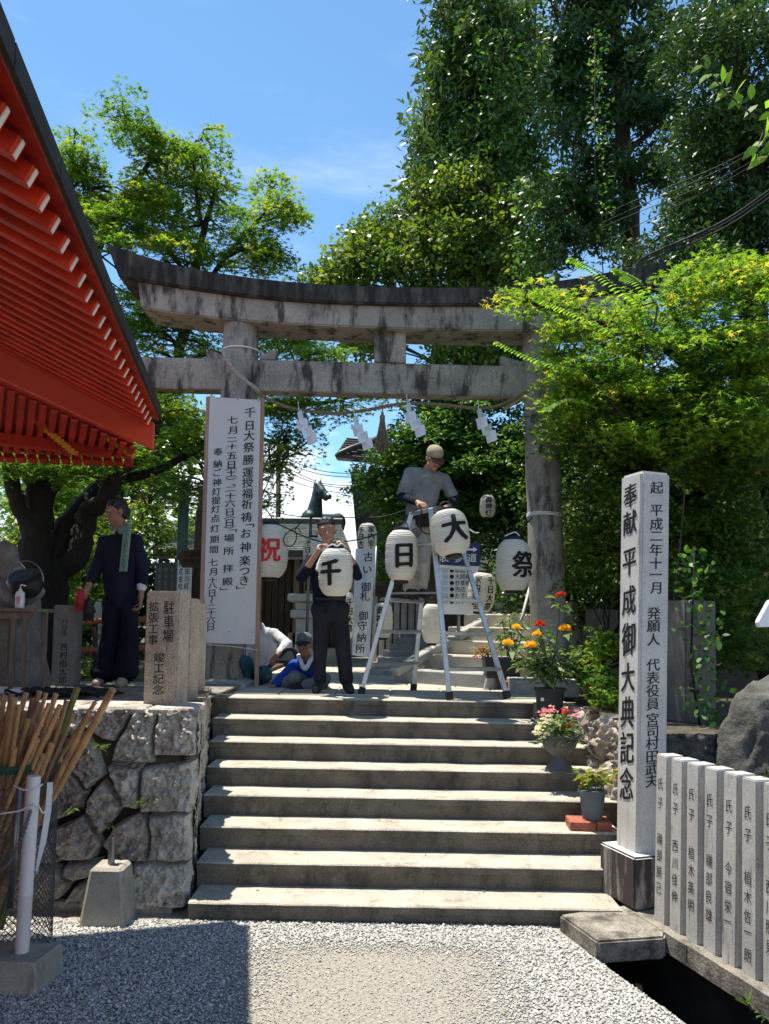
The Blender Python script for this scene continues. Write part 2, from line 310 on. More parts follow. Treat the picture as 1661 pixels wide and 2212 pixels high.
# loose gravel
def gravel():
    n = 90000; x = RNG.uniform(-2.6, 1.7, n); y = RNG.uniform(3.1, 4.86, n)
    cx = fbm(np.column_stack([x*1.1, y*1.1, x*0]), 3)
    worn = np.exp(-((x+.05-.1*cx)/.72)**4)*np.clip((4.62-y)/.25, 0, 1)       # the trodden middle keeps few loose stones
    keep = (RNG.random(n) > worn*.86) & (x < DA[0]+(DA[1]-y)*(DB[0]-DA[0])/(DA[1]-DB[1])-.01) & ~((x < -1.2) & (y > 4.83))
    x, y, worn = x[keep], y[keep], worn[keep]; n = len(x)
    s = RNG.uniform(.0048, .0115, n)*(1-.45*worn)*np.where(RNG.random(n) > .93, 1.5, 1)
    base = np.array([[1, 0, 0], [0, 1, 0], [-1, 0, 0], [0, -1, 0], [0, 0, .8], [0, 0, -.8], [.6, .6, .45], [-.6, .5, .5]], float)
    A = RNG.uniform(0, 6.28, n); V = base[None]*RNG.uniform(.65, 1.3, (n, 8, 1)); ca, sa = np.cos(A)[:, None], np.sin(A)[:, None]
    X = V[..., 0]*ca-V[..., 1]*sa*.75; Y = V[..., 0]*sa+V[..., 1]*ca*.75; Z = V[..., 2]*RNG.uniform(.5, .9, (n, 1))+X*RNG.normal(0, .3, (n, 1))
    P = np.stack([X*s[:, None]+x[:, None], Y*s[:, None]+y[:, None], Z*s[:, None]+(s*.35+.001)[:, None]], -1)
    T = np.array([[0, 6, 4], [6, 1, 4], [0, 1, 6], [1, 7, 4], [7, 2, 4], [1, 2, 7], [2, 3, 4], [3, 0, 4], [1, 0, 5], [2, 1, 5], [3, 2, 5], [0, 3, 5]])
    m = bpy.data.materials.new('gravel_pebbles'); m.use_nodes = True; t = m.node_tree; p = t.nodes['Principled BSDF']; p.inputs['Roughness'].default_value = .8
    a = nn(t, 'ShaderNodeAttribute', attribute_name='rnd'); r = nn(t, 'ShaderNodeValToRGB'); t.links.new(a.outputs['Fac'], r.inputs[0]); t.links.new(r.outputs[0], p.inputs['Base Color'])
    r.color_ramp.elements[0].color = (.29, .28, .265, 1); r.color_ramp.elements[1].color = (.66, .64, .60, 1); r.color_ramp.elements.new(.45).color = (.43, .415, .385, 1)
    o = npmesh('loose_gravel', P.reshape(-1, 3), (np.arange(n)*8)[:, None, None]+T[None] if False else ((np.arange(n)*8)[:, None, None]+T[None]).reshape(-1, 3), m, None, np.repeat(RNG.random(n), 12))
    tag(o, 'loose pale grey gravel strewn over the yard below the steps', 'gravel', None, 'stuff')
gravel()
# ================= the main steps
T_, R_, D8 = .315, .15, 4.85
LX = [462.5, 459, 452, 447, 440, 431.5, 425, 406]; RX = [1152, 1248, 1277, 1310, 1335, 1345, 1350, 1345]; LY = [1508, 1548, 1598, 1653, 1714, 1779, 1850, 1939]
st = thing('stone_staircase', (0, D8, 0), 'broad flight of eight worn concrete steps rising from the gravel to the stone gate', 'steps')
for k in range(8):
    y = D8+(7-k)*T_; z = .11+(7-k)*R_; xl = at(LX[k], LY[k], y).x; xr = at(RX[k], LY[k]+12, y).x
    yb = y+T_+.03 if k else 7.35
    nx = 40; top = []; zz = []
    mb = MB(); bot = max(0, z-R_)-.02; x0, x1 = xl, xr
    # block with a chipped, slightly uneven nosing
    V = []; nose = .028
    for i in range(nx+1):
        x = x0+(x1-x0)*i/nx; w1 = .003*float(fbm(np.array([x*4, k*3.1, 0]), 3)); w2 = .009*abs(float(fbm(np.array([x*9, k*5.7, 3]), 2)))
        V += [(x, y+.022, bot), (x, y+.022, z-.055), (x, y+.002+w2, z-.05), (x, y+w2, z-.008), (x, y+.009+w2, z+w1), (x, yb, z+w1), (x, yb, bot)]
    Fq = []
    for i in range(nx):
        for j in range(6): Fq.append((i*7+j, (i+1)*7+j, (i+1)*7+j+1, i*7+j+1))
    Fq += [tuple(range(7)), tuple(nx*7+j for j in range(7))[::-1]]
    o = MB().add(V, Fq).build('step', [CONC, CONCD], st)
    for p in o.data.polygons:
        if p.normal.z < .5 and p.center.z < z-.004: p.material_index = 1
# ================= rough stone facing: one height field per face
def rock_face(name, f, nu, nv, u1, v1, cells, amp=.035, joint=.05, parent=None, m=ROCK, seed=0, inset=.010, pill=.016):
    """f(u, v, h) -> 3D; cells: polygons in (u, v), or a list of seed points for irregular joints"""
    U, V = np.meshgrid(np.linspace(0, u1, nu), np.linspace(0, v1, nv), indexing='ij'); P = np.column_stack([U.ravel(), V.ravel()])
    P2 = P+.012*np.column_stack([fbm(np.column_stack([P*9, P[:, :1]*0+seed]), 2), fbm(np.column_stack([P*9, P[:, :1]*0+seed+7]), 2)])
    if isinstance(cells[0][0], (int, float)):
        S = np.array(cells); d = np.linalg.norm(P2[:, None]-S[None], axis=2); ix = np.argsort(d, 1)[:, :2]; r = np.arange(len(P))
        e = (d[r, ix[:, 1]]-d[r, ix[:, 0]])/2; idc = ix[:, 0]
    else:
        e = np.full(len(P), -1.); idc = np.zeros(len(P), int)
        for i, c in enumerate(cells):
            s = poly_sd(P2, c)+.009; up_ = s > e; e[up_] = s[up_]; idc[up_] = i
    e = e-inset; q = np.clip(e/pill, 0, 1); h = np.sqrt(1-(1-q)**2)*joint*1.0
    N = np.column_stack([P, idc*3.7+seed])
    rg = fbm(N*np.array([22, 28, 1]), 5, .68)*amp*.5+(1-np.abs(fbm(N*np.array([9, 12, 1])+40, 4, .6)))*amp*.8+(hsh(idc, idc*7, idc*3)-.5)*.03
    h = np.where(e > 0, h+rg*np.clip(e/.02, 0, 1), -.05+.01*fbm(P.repeat(2, 1)[:, :3]*12, 2))
    X = np.array([f(a, b, c) for (a, b), c in zip(P, h)]); G = grid(nu, nv); o = npmesh(name, X, G, m, parent, None, False)
    if isinstance(m, list): o.data.polygons.foreach_set('material_index', np.where(e[G[:, 0]] > -.001, (hsh(idc, idc*5+seed, idc*0+3)*2.99).astype(int)[G[:, 0]], 3).astype(np.int32))
    return o
def zx(x, y): return (x/2.908, 1451+y/2.908)
polys = [[(970, 230), (1250, 230), (1225, 530), (960, 530)], [(890, 600), (1225, 560), (1210, 880), (890, 880)], [(950, 895), (1205, 885), (1200, 1170), (945, 1165)],
 [(845, 1180), (1200, 1180), (1190, 1445), (830, 1445)], [(700, 480), (835, 235), (960, 240), (945, 575), (690, 570)], [(510, 230), (830, 230), (695, 440), (600, 420), (520, 370)],
 [(670, 600), (880, 590), (880, 865), (780, 850)], [(550, 800), (640, 690), (770, 830), (740, 900), (640, 1020), (550, 880)], [(720, 970), (880, 880), (940, 920), (935, 1170), (740, 1170), (670, 1080)],
 [(385, 425), (515, 385), (620, 560), (650, 660), (550, 740), (385, 570)], [(310, 1000), (520, 900), (660, 1080), (600, 1170), (400, 1160), (320, 1060)], [(215, 1210), (380, 1210), (460, 1310), (400, 1400), (200, 1450)],
 [(425, 1190), (650, 1175), (590, 1260), (490, 1300), (420, 1250)], [(480, 1340), (640, 1235), (820, 1205), (830, 1450), (400, 1450)], [(290, 700), (410, 620), (540, 750), (500, 860), (300, 960)],
 [(0, 230), (500, 230), (500, 380), (375, 420), (0, 420)], [(0, 430), (370, 430), (400, 580), (280, 690), (0, 700)], [(0, 710), (280, 710), (290, 965), (0, 1000)], [(0, 1010), (300, 1010), (385, 1180), (0, 1200)], [(0, 1215), (205, 1215), (195, 1450), (0, 1450)],
 [(690, 580), (890, 580), (885, 592), (690, 592)]]
XA, XB, ZT = -3.25, -1.235, 1.262
def w2uv(x, y):
    p = at(*zx(x, y), 5.08); return (p.x-XA, p.z)
cells = [[w2uv(*q) for q in c] for c in polys]
u_left = w2uv(0, 230)[0]
cells += [[(a, b), (a+.4, b), (a+.4, b+.3), (a, b+.3)] for a in (-.02, u_left-.42) for b in (.02, .34, .66, .97)]
wl = thing('stone_retaining_wall', (XA, 5.1, 0), 'rough chipped granite retaining wall of fitted blocks left of the steps', 'wall')
rock_face('stone_facing', lambda a, b, c: (XA+a, 5.04-c-.02+.135*b, b), 330, 205, XB-XA+.03, ZT, cells, parent=wl, amp=.038, joint=.06, m=[ROCK, ROCKB, ROCKP, JOINT])
sd = Vector((-1.555+1.215, 7.05-5.1, 0)); sl = sd.length; sd.normalize(); sn = Vector((sd.y, -sd.x, 0))
rs = random.Random(3)
rock_face('stone_facing', lambda a, b, c: Vector((XB-.03, 5.1, 0))+sd*a+sn*(c*.8)+Vector((0, 0, b)), 150, 100, sl, ZT-.01, [(.18+i*.36+rs.uniform(-.06, .06)+.16*(j % 2), .15+j*.31+rs.uniform(-.05, .05)) for i in range(-1, 7) for j in range(4)], parent=wl, seed=5, amp=.026, joint=.06, m=[ROCK, ROCKB, ROCKP, JOINT])
cpb = MB()
for x0, x1 in ((-3.25, -2.62), (-2.61, -2.03), (-2.02, -1.56), (-1.55, -1.25)): cpb.box(((x0+x1)/2, 5.33, ZT-.022), (x1-x0-.008, .42, .05))
cpb.build('coping', ROCK, wl, .012)
# right-hand wall of the steps and the low wall behind the pillar
rw = thing('boulder_retaining_wall', (1.8, 6.3, 0), 'low wall of brown split boulders right of the steps, behind the flower urn', 'wall')
ra, rb = Vector((1.66, 7.45, 0)), Vector((1.90, 5.3, 0)); rd = (rb-ra).normalized(); rn = Vector((-1, -.1, 0)).normalized()
rock_face('stone_facing', lambda a, b, c: ra+rd*a+rn*(c-.02)+Vector((0, 0, b)), 150, 90, (rb-ra).length, 1.16, [(.2+i*.5+rs.uniform(-.1, .1)+.2*(j % 2), .15+j*.42+rs.uniform(-.06, .06)) for i in range(-1, 6) for j in range(4)], parent=rw, seed=9, amp=.05, joint=.09, pill=.10, m=[ROCKP, ROCKB, ROCKP, JOINT])
rock_face('stone_facing', lambda a, b, c: (1.88+a, 5.38-c, b), 130, 80, 2.4, 1.14, [(.2+i*.55+rs.uniform(-.1, .1)+.2*(j % 2), .15+j*.45+rs.uniform(-.06, .06)) for i in range(6) for j in range(4)], parent=rw, seed=12, amp=.06, joint=.08, pill=.12, m=ROCKG)
def boulder(c, r, seed, label, rz=0):
    bm = bmesh.new(); bmesh.ops.create_icosphere(bm, subdivisions=5, radius=1); P = np.array([v.co for v in bm.verts])
    k = 1+.22*fbm(P*1.1+seed, 3)+.075*fbm(P*4+seed, 6, .6)-.06*np.abs(fbm(P*2.3+seed*2, 2)); P = P*k[:, None]; P = np.sign(P)*np.abs(P)**.82
    for v, p in zip(bm.verts, P): v.co = (p[0]*r[0], p[1]*r[1], p[2]*r[2])
    me = bpy.data.meshes.new('boulder'); bm.to_mesh(me); bm.free(); o = link('boulder', me, ROCKG, None, True); o.location = c; o.rotation_euler = (.1, .15, rz); tag(o, label, 'boulder', 'boulders on the right bank'); return o
boulder((2.58, 5.25, .86), (.36, .3, .60), 3, 'grey boulder with a sunlit left edge, standing right of the big inscribed pillar', .3)
boulder((2.95, 5.0, 1.0), (.42, .32, .6), 8, 'darker boulder at the right edge of the photo behind the stake fence', 1.)
boulder((2.42, 4.85, .3), (.34, .26, .36), 14, 'low mossy boulder in the shade close behind the stake fence', 2.)
# ================= ditch, slab and kerb under the stake fence
FE = Vector((.275, -.961, 0)); FN = Vector((.961, .275, 0)); FP = onz(1412, 1985, .1)   # fence line, its outward side, first post's foot
k0 = FP-FE*.12-FN*.06
kb = thing('ditch_kerb', k0, 'mossy concrete kerb along the open ditch, carrying the white stone stakes', 'kerb')
mb = MB(); n = 26
for i in range(n):
    a, b = k0+FE*(i*.25), k0+FE*((i+1)*.25-.003*(i % 5 == 4)); j1 = .004*math.sin(i*2.1); 
    lo = Vector((0, 0, -.11)); mb.hexa([a+lo, b+lo, b+FN*.34+lo, a+FN*.34+lo, a-FN*j1, b-FN*j1, b+FN*.34, a+FN*.34])
wlb = MB(); wa, wb_ = k0+FN*.10-FE*.4, k0+FN*.10+FE*6.5; wlb.hexa([p+Vector((0, 0, z)) for z in (-1.1, -.112) for p in (wa, wb_, wb_+FN*.2, wa+FN*.2)]); wlb.build('ditch_wall', mat('shaded_mossy_wall', (.05, .045, .038), .9, .4, 5, bump=.4), kb)  # mossy wall painted near-black to deepen the shade inside the ditch
mb.build('kerb_wall', KERB, kb)
sheet('right_verge', [tuple((k0+FN*.33)[:2]), (6, k0.y+.5), (40, 5.5), (40, -30), tuple((k0+FN*.33+FE*6.4)[:2])], -.7, .06, SOIL)
s0, s1, s2, s3 = onz(1218, 1990, .1), onz(1290, 2032, .1), onz(1428, 2022, .1), onz(1414, 1980, .1)
sl_ = MB().prism([s0+Vector((0, .12, -.13)), s1+Vector((0, 0, -.13)), s2+Vector((.02, 0, -.13)), s3+Vector((.25, .35, -.13))], (0, 0, .126)).build('cover_slab', KERB, None, .012, seg=2)
tag(sl_, 'thick mossy concrete slab bridging the ditch at the foot of the steps', 'slab')
sheet('ditch', [(1.0, 4.5), (2.2, 4.9), (2.6, 3), (1.6, 2.2)], -1.15, -.95, DARK)  # near-black floor sheet stands in for the deep shade down here
# ================= torii
TY = 8.5
tor = thing('torii_gate', at(830, 1480, TY), 'tall weathered grey granite torii gate at the top of the steps', 'shrine gate')
def pillar(xt, yt, xb, yb, rt_, rb_, name='pillar'):
    a, b = at(xb, yb, TY), at(xt, yt, TY); a.z = ZP-.02; n = 14; mb = MB()
    mb.tube([a+(b-a)*(i/n) for i in range(n+1)], [rb_+(rt_-rb_)*(i/n)+.006*math.sin(i*1.7) for i in range(n+1)], 40)
    return mb.build(name, TORII, tor, 0, True, auto=40)
pillar(523, 672, 486, 1480, .195, .207); pillar(1163, 700, 1189, 1480, .185, .2)
for x in (486, 1189):
    q = at(x, 1480, TY); MB().lathe([(.30, ZP-.05), (.30, ZP+.05), (.27, ZP+.08), (.2, ZP+.085)], (q.x, q.y, 0), 32).build('base_stone', TORII, tor, 0, True, auto=35)
def curved_beam(name, topL, botL, yf, depth, m, endcut=0):
    """topL / botL: pixel polylines of the front face's upper and lower edges"""
    n = 36; V = []
    def samp(L, s):
        xs = [p[0] for p in L]; x = xs[0]+(xs[-1]-xs[0])*s
        i = min(len(L)-2, max(0, sum(1 for q in xs if q <= x)-1)); 
        P = [L[max(0, i-1)], L[i], L[i+1], L[min(len(L)-1, i+2)]]; t = (x-P[1][0])/(P[2][0]-P[1][0]+1e-9)
        h = lambda m0, m1: 0
        y1, y2 = P[1][1], P[2][1]; m1 = (P[2][1]-P[0][1])/(P[2][0]-P[0][0]+1e-9)*(P[2][0]-P[1][0]); m2 = (P[3][1]-P[1][1])/(P[3][0]-P[1][0]+1e-9)*(P[2][0]-P[1][0])
        y = (2*t**3-3*t*t+1)*y1+(t**3-2*t*t+t)*m1+(-2*t**3+3*t*t)*y2+(t**3-t*t)*m2
        return x, y
    for i in range(n+1):
        a, b = at(*samp(botL, i/n), yf), at(*samp(topL, i/n), yf); dy = Vector((0, depth, 0))
        V += [a, b, b+dy, a+dy]
    Fq = [(i*4+j, (i+1)*4+j, (i+1)*4+(j+1) % 4, i*4+(j+1) % 4) for i in range(n) for j in range(4)]+[(0, 1, 2, 3), (n*4+3, n*4+2, n*4+1, n*4)]
    return MB().add(V, Fq).build(name, m, tor, .014, seg=2)
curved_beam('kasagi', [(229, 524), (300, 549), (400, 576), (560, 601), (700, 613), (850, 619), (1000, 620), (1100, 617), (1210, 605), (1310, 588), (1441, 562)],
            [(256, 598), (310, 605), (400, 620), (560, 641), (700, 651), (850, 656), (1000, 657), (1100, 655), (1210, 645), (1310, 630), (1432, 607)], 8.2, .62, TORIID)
curved_beam('shimaki', [(297, 606), (400, 622), (560, 643), (700, 652), (850, 657), (1000, 659), (1100, 656), (1240, 646), (1350, 632)],
            [(304, 664), (400, 679), (560, 695), (700, 703), (850, 709), (1000, 713), (1100, 714), (1240, 708), (1344, 698)], 8.27, .48, TORII)
def pbeam(name, x0, x1, t0, t1, b0, b1, yf, d, m=TORII, bev=.012):
    A = [at(x0, b0, yf), at(x1, b1, yf), at(x1, t1, yf), at(x0, t0, yf)]; return MB().prism(A, (0, d, 0)).build(name, m, tor, bev)
pbeam('nuki', 150, 1330, 766, 796, 834, 862, 8.41, .2)
pbeam('strut', 808, 877, 700, 705, 780, 783, 8.38, .25)
for xs, y in (((444, 482), 752), ((561, 598), 753), ((1082, 1131), 768), ((1206, 1246), 771)):
    l = xs[0] if xs[0] in (444, 1082) else xs[1]; r_ = xs[1] if l == xs[0] else xs[0]
    MB().prism([at(l, y, 8.44), at(l+(5 if l < r_ else -5), y+24, 8.44), at(r_, y+24, 8.44), at(r_, y+14, 8.44)], (0, .14, 0)).build('wedge', TORII, tor, .006)
# kerb stones by the pillar feet
for x0, x1, y0, y1, Yf, lab in ((420, 528, 1478, 1500, 7.75, 'low stone kerb block at the foot of the left gate pillar under the banner'), (1113, 1252, 1472, 1509, 7.72, 'dark stone kerb block at the foot of the right gate pillar behind the marigold pot')):
    a, b = at(x0, y0, Yf), at(x1, y0, Yf); o = MB().box(((a.x+b.x)/2, Yf+.3, (a.z+ZP)/2), (b.x-a.x, .6, a.z-ZP+.02)).build('kerb_block', GRAN, None, .01); tag(o, lab, 'kerb', 'kerb blocks at the gate pillars')
# ================= red shrine roof, left
bu = Vector((-.174, .985, 0)).normalized(); bv = Vector((-bu.y, bu.x, 0)); CO = corner.copy()     # along the eave, inwards
bd = thing('shrine_hall', (CO.x-2.5, CO.y-3, 0), 'vermilion shrine hall whose rafters with white tips fill the upper left', 'shrine building')
SLP = .47
def B(u, v, w): return CO+bu*u+bv*v+Vector((0, 0, w))
U0, U1 = -12.0, .02
# dark roof edge: the thick outer face, and the roof sheet behind it
MB().prism([B(U0, 0, 0), B(U0, 0, .078), B(U0, 5.2, .09+5.2*SLP+.1), B(U0, 5.2, 5.2*SLP+.06), B(U0, .03, .0)], bu*(U1-U0)).build('roof', BARK_ROOF, bd, .006)
lip = MB()
for k in range(24): lip.bar(B(U1-.5*k, -.005, .04), B(U1-.5*k-.49, -.005, .04), .010, .075)
lip.build('roof_edge_strip', BARK_ROOF, bd)
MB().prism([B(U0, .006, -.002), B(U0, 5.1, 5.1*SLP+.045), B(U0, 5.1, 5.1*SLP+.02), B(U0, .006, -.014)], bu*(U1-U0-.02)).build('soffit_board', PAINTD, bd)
dv = (bv+Vector((0, 0, SLP))).normalized(); dn = Vector((-bv.x*SLP, -bv.y*SLP, 1)).normalized()
for k in range(33):
    u = -.10-k*.147; a = B(u, .058, -.042); b = a+dv*4.6
    r_ = MB().bar(a, b, .055, .062, dn).build('rafter', PAINTR, bd, .004)
    MB().prism([a-dv*.004+bu*s*.029+dn*w for s, w in ((-.36, -.028), (.36, -.028), (.36, .029), (-.36, .029))], dv*.02).build('rafter_tip', WHITEP, r_)
# barge board across the far end, seen from inside
MB().prism([B(-.02, .035, -.03), B(-.02, .035, -.22), B(-.02, 5, -.25+4.9*SLP*.93), B(-.02, 5, 5*SLP-.06)], bu*.06).build('barge_board', mat('barge_red', (.62, .06, .018), .45, .08, 2, spec=.4), bd, .005)
# lower roof beyond the gable: soffit, rows of gilt-ended rafters, edge beam
Lq = [at(288, 958, 6.35), at(-330, 668, 5.4), at(281, 983, 7.45), at(-330, 958, 6.5)]
def LS(s, t): return Lq[0].lerp(Lq[1], s).lerp(Lq[2].lerp(Lq[3], s), t)
V = [LS(i/20, j/8) for i in range(21) for j in range(9)]
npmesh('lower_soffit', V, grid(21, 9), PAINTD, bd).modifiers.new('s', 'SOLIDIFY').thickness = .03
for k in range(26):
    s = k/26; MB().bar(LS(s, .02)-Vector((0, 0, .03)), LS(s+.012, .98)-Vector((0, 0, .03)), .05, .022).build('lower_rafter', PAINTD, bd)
def gilt(x0, y0, x1, y1, n, Y0, Y1):
    mb = MB()
    for k in range(n):
        t = k/(n-1); p = at(x0+(x1-x0)*t, y0+(y1-y0)*t, Y0+(Y1-Y0)*t)-Vector((0, 0, .05)); mb.bar(p, p+bv*-.07+Vector((0, 0, -.02)), .03, .035)
    return mb
gilt(-40, 800, 150, 962, 26, 6.0, 6.75).build('gilt_rafter_row', GOLD, bd); gilt(222, 928, 276, 968, 10, 6.4, 7.0).build('gilt_rafter_row', GOLD, bd)
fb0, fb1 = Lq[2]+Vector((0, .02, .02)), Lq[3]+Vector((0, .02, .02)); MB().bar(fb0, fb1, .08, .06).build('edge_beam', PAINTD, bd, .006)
mb = MB()
for k in range(24): p = fb0.lerp(fb1, .01+k/24.); mb.bar(p+Vector((0, 0, -.06)), p+bu*.1+Vector((0, 0, -.09)), .07, .05)
mb.build('bracket_row', PAINTD, bd)
MB().bar(LS(.1, .6)-Vector((0, 0, .05)), LS(.9, .75)-Vector((0, 0, .05)), .1, .1).build('cross_beam', PAINTD, bd, .006)
for v in (3.4,):
    for u in (-8, -5, -.4): a = B(u, v, 0); MB().tube([(a.x, a.y, 0 if u < -1 else 0), (a.x, a.y, CO.z+.9)], .16, 20).build('post', PAINTR, bd, 0, True, auto=40)
MB().prism([B(-9, 3.55, -3.4), B(1, 3.55, -3.4), B(1, 3.7, -3.4), B(-9, 3.7, -3.4)], (0, 0, 4.2)).build('wall', PAINTD, bd)
# ================= office building under the trees, behind
OB = 13.3
ob = thing('shrine_office', at(560, 1430, OB), 'dark timber shrine office under a grey tiled roof, behind the man with the lantern', 'building')
def P(x, y, Y): return at(x, y, Y)
wl_, wr_ = P(372, 1300, OB).x, P(742, 1300, OB).x; ze = P(500, 1192, OB).z
wm = MB(); nb = 26
for i in range(nb):
    x0 = wl_+(wr_-wl_)*i/nb; x1 = wl_+(wr_-wl_)*(i+1)/nb; wm.box(((x0+x1)/2, OB+.1+.012*(i % 2), (ZP+ze)/2), (x1-x0-.012, .12, ze-ZP))
wm.build('plank_wall', WOODD, ob)
MB().box(((wl_+wr_)/2, OB+1.4, (ZP+ze)/2), (wr_-wl_, 2.4, ze-ZP)).build('body', WOODD, ob)
MB().box(((wl_+wr_)/2, OB-.05, ZP+.14), (wr_-wl_, .3, .28)).build('plinth', GRAN, ob, .01)
rfa, rfb = P(330, 1190, OB-.75), P(758, 1192, OB-.75); rga, rgb = P(398, 1132, OB+.5), P(736, 1136, OB+.5)
tile = MB(); NT = 16
for k in range(NT):
    a0, a1 = rfa.lerp(rga, k/NT), rfa.lerp(rga, (k+1.25)/NT); b0, b1 = rfb.lerp(rgb, k/NT), rfb.lerp(rgb, (k+1.25)/NT); h = Vector((0, -.02, .035))
    tile.hexa([a0, b0, b1, a1, a0+h, b0+h, b1+Vector((0, 0, .008)), a1+Vector((0, 0, .008))])
tile.build('tiled_roof', TILE, ob)
back = MB().add([rga, rgb, rgb+Vector((.2, 2.2, -.8)), rga+Vector((-.2, 2.2, -.8)), rga-Vector((0, 0, .05)), rgb-Vector((0, 0, .05)), rgb+Vector((.2, 2.2, -.85)), rga+Vector((-.2, 2.2, -.85))], [(0, 1, 2, 3), (7, 6, 5, 4), (0, 4, 5, 1), (2, 6, 7, 3), (1, 5, 6, 2), (3, 7, 4, 0)]).build('rear_roof', TILED, ob)
MB().bar(rga+Vector((-.05, 0, .05)), rgb+Vector((.05, 0, .05)), .2, .16).build('ridge', TILED, ob, .02)
MB().bar(rga+Vector((-.02, -.12, -.02)), rgb+Vector((.02, -.12, -.02)), .06, .05).build('ridge_band', mat('pale_mortar', (.5, .5, .5), .8), ob)
MB().bar(rfa+Vector((0, .05, -.03)), rfb+Vector((0, .05, -.03)), .12, .1).build('eave_board', TILED, ob)
MB().bar(rfa+Vector((0, .1, -.10)), rfb+Vector((0, .1, -.10)), .05, .04).build('gutter', mat('grey_metal', (.3, .31, .32), .45, .1, metal=.6), ob)
x0, x1 = P(655, 1300, OB).x, P(695, 1300, OB).x
dr = MB().box(((x0+x1)/2, OB+.02, ZP+1.0), (x1-x0, .06, 1.5)).build('door', WOODG, ob, .01)
for dz in (.6, 1.0, 1.4): MB().box(((x0+x1)/2, OB-.015, ZP+dz), ((x1-x0)*.8, .02, .3)).build('panel', WOODD, dr, .008)
for x in (560, 640, 700): q = P(x, 1300, OB); MB().box((q.x, OB-.01, (ZP+ze)/2), (.1, .12, ze-ZP)).build('post', WOODG, ob, .008)
q0, q1 = P(626, 1375, OB-.08), P(642, 1375, OB-.08); zt, zb = P(634, 1367, OB).z, P(634, 1465, OB).z; zb = max(zb, ZP+.32)
pq = MB().box(((q0.x+q1.x)/2, OB-.05, (zt+zb)/2), (.2, .04, zt-zb)).build('notice_board', mat('pale_board', (.36, .31, .24), .8), ob, .004)
lettering('writing', [('古神札はこちら', 0, 0, .14, (zt-zb-.06)/7)], lambda u, v, l: ((q0.x+q1.x)/2+u, OB-.07-l-.001, zt-.03+v), BLACK, pq)
# ================= distant hall corner, upper middle right
hr = thing('shrine_hall', at(790, 1040, 16), 'dark tiled roof corner of a far hall half hidden by cypress branches', 'shrine building', None)
mb = MB(); a = at(722, 985, 16); 
for k in range(9):
    p0, p1 = at(724+k*3, 988-k*4.5, 16+k*.12), at(1000, 1012-k*4.5, 16+k*.12); mb.hexa([p0, p1, p1+Vector((0, .4, .02)), p0+Vector((0.02, .4, .02)), p0+Vector((0, -.02, .07)), p1+Vector((0, -.02, .07)), p1+Vector((0, .4, .06)), p0+Vector((0, .4, .06))])
mb.build('tiled_roof', TILED, hr, .01)
mb = MB(); mb.tube([at(724, 984, 15.9), at(735, 978, 15.95), at(760, 968, 16.1), at(800, 955, 16.4), at(850, 930, 17.2)], [.02, .05, .065, .07, .07], 10); mb.build('hip_ridge', TILED, hr, 0, True)
mb = MB()
for k in range(14): p = at(765+k*17, 1016, 16.2); mb.bar(p, p+Vector((0, 2, .5)), .07, .09)
mb.build('rafter_row', WOODD, hr)
p0, p1 = at(757, 1018, 16.3), at(1010, 1040, 16.3); MB().prism([p0, p1, p1-Vector((0, 0, 3.2)), p0+Vector((.35, 0, -3.2))], (0, 3, 0)).build('wall', WOODD, hr)
MB().prism([at(775, 1040, 16.25), at(1000, 1040, 16.25), Vector((at(1000, 1040, 16.25).x, 16.25, ZP-.1)), Vector((at(790, 1040, 16.25).x, 16.25, ZP-.1))], (0, .3, 0)).build('lower_wall', WOODD, hr)
# ================= more materials
PAPER = leafmat('lantern_paper', [(0, (.78, .76, .69)), (1, (.84, .82, .76))], .3, .7, .2, (1.05, 1.02, .93))
SHIDEM = mat('white_paper', (.82, .82, .83), .8, .03)
CLOTH = leafmat('banner_cloth', [(0, (.78, .775, .77)), (1, (.8, .795, .79))], .35, .85, .1, (1, 1, 1))
ROPE = mat('straw_rope', (.22, .17, .105), .9, .3, 30, bump=.4, bscale=60)
ROPEG = mat('grey_rope', (.42, .38, .31), .9, .3, 40, bump=.4, bscale=80)
CORD = mat('black_cord', (.02, .02, .022), .6, .1)
WCORD = mat('white_cord', (.75, .75, .75), .7, .1)
ALU = mat('aluminium', (.46, .465, .465), .38, .15, 8, metal=.75, stain=(.25, .25, .25), st_lo=.58, st_hi=.7)
STAKE = mat('pinkish_stake', (.38, .25, .19), .85, .25, 5, stretch=(6, 6, .6), bump=.2)
PLAST = mat('dark_pot_plastic', (.032, .034, .038), .5, .2, 6)
PLASG = mat('grey_pot_plastic', (.10, .105, .11), .55, .25, 6)
PLASB = mat('blue_grey_pot', (.11, .145, .17), .55, .2, 6, stain=(.3, .32, .33), st_lo=.6, st_hi=.75, st_scale=(5, 5, 1))
BRICK = mat('red_brick', (.36, .115, .075), .9, .25, 20, bump=.3, bscale=80)
LEAFP = leafmat('flower_leaf', [(0, (.05, .11, .03)), (.6, (.11, .19, .055)), (1, (.26, .32, .15))], .3)
STEM = mat('green_stem', (.09, .13, .04), .7, .2)
PETY = leafmat('yellow_petal', [(0, (.78, .42, .01)), (1, (.88, .6, .03))], .3)
PETR = leafmat('red_petal', [(0, (.42, .03, .015)), (1, (.62, .07, .03))], .3)
PETP = leafmat('pink_petal', [(0, (.62, .16, .33)), (.5, (.75, .35, .5)), (1, (.8, .5, .6))], .3)
PETW = leafmat('white_petal', [(0, (.7, .7, .66)), (1, (.82, .82, .78))], .3)
BAMB = mat('bamboo_tan', (.47, .285, .125), .5, .3, 5, (.33, .18, .08), stretch=(4, 4, 1.2), spec=.4, stain=(.12, .06, .03), st_lo=.58, st_hi=.7, st_scale=(6, 6, 1.5))
BAMB2 = mat('bamboo_brown', (.36, .2, .10), .5, .3, 5, (.2, .11, .06), stretch=(4, 4, 1.2), spec=.4)
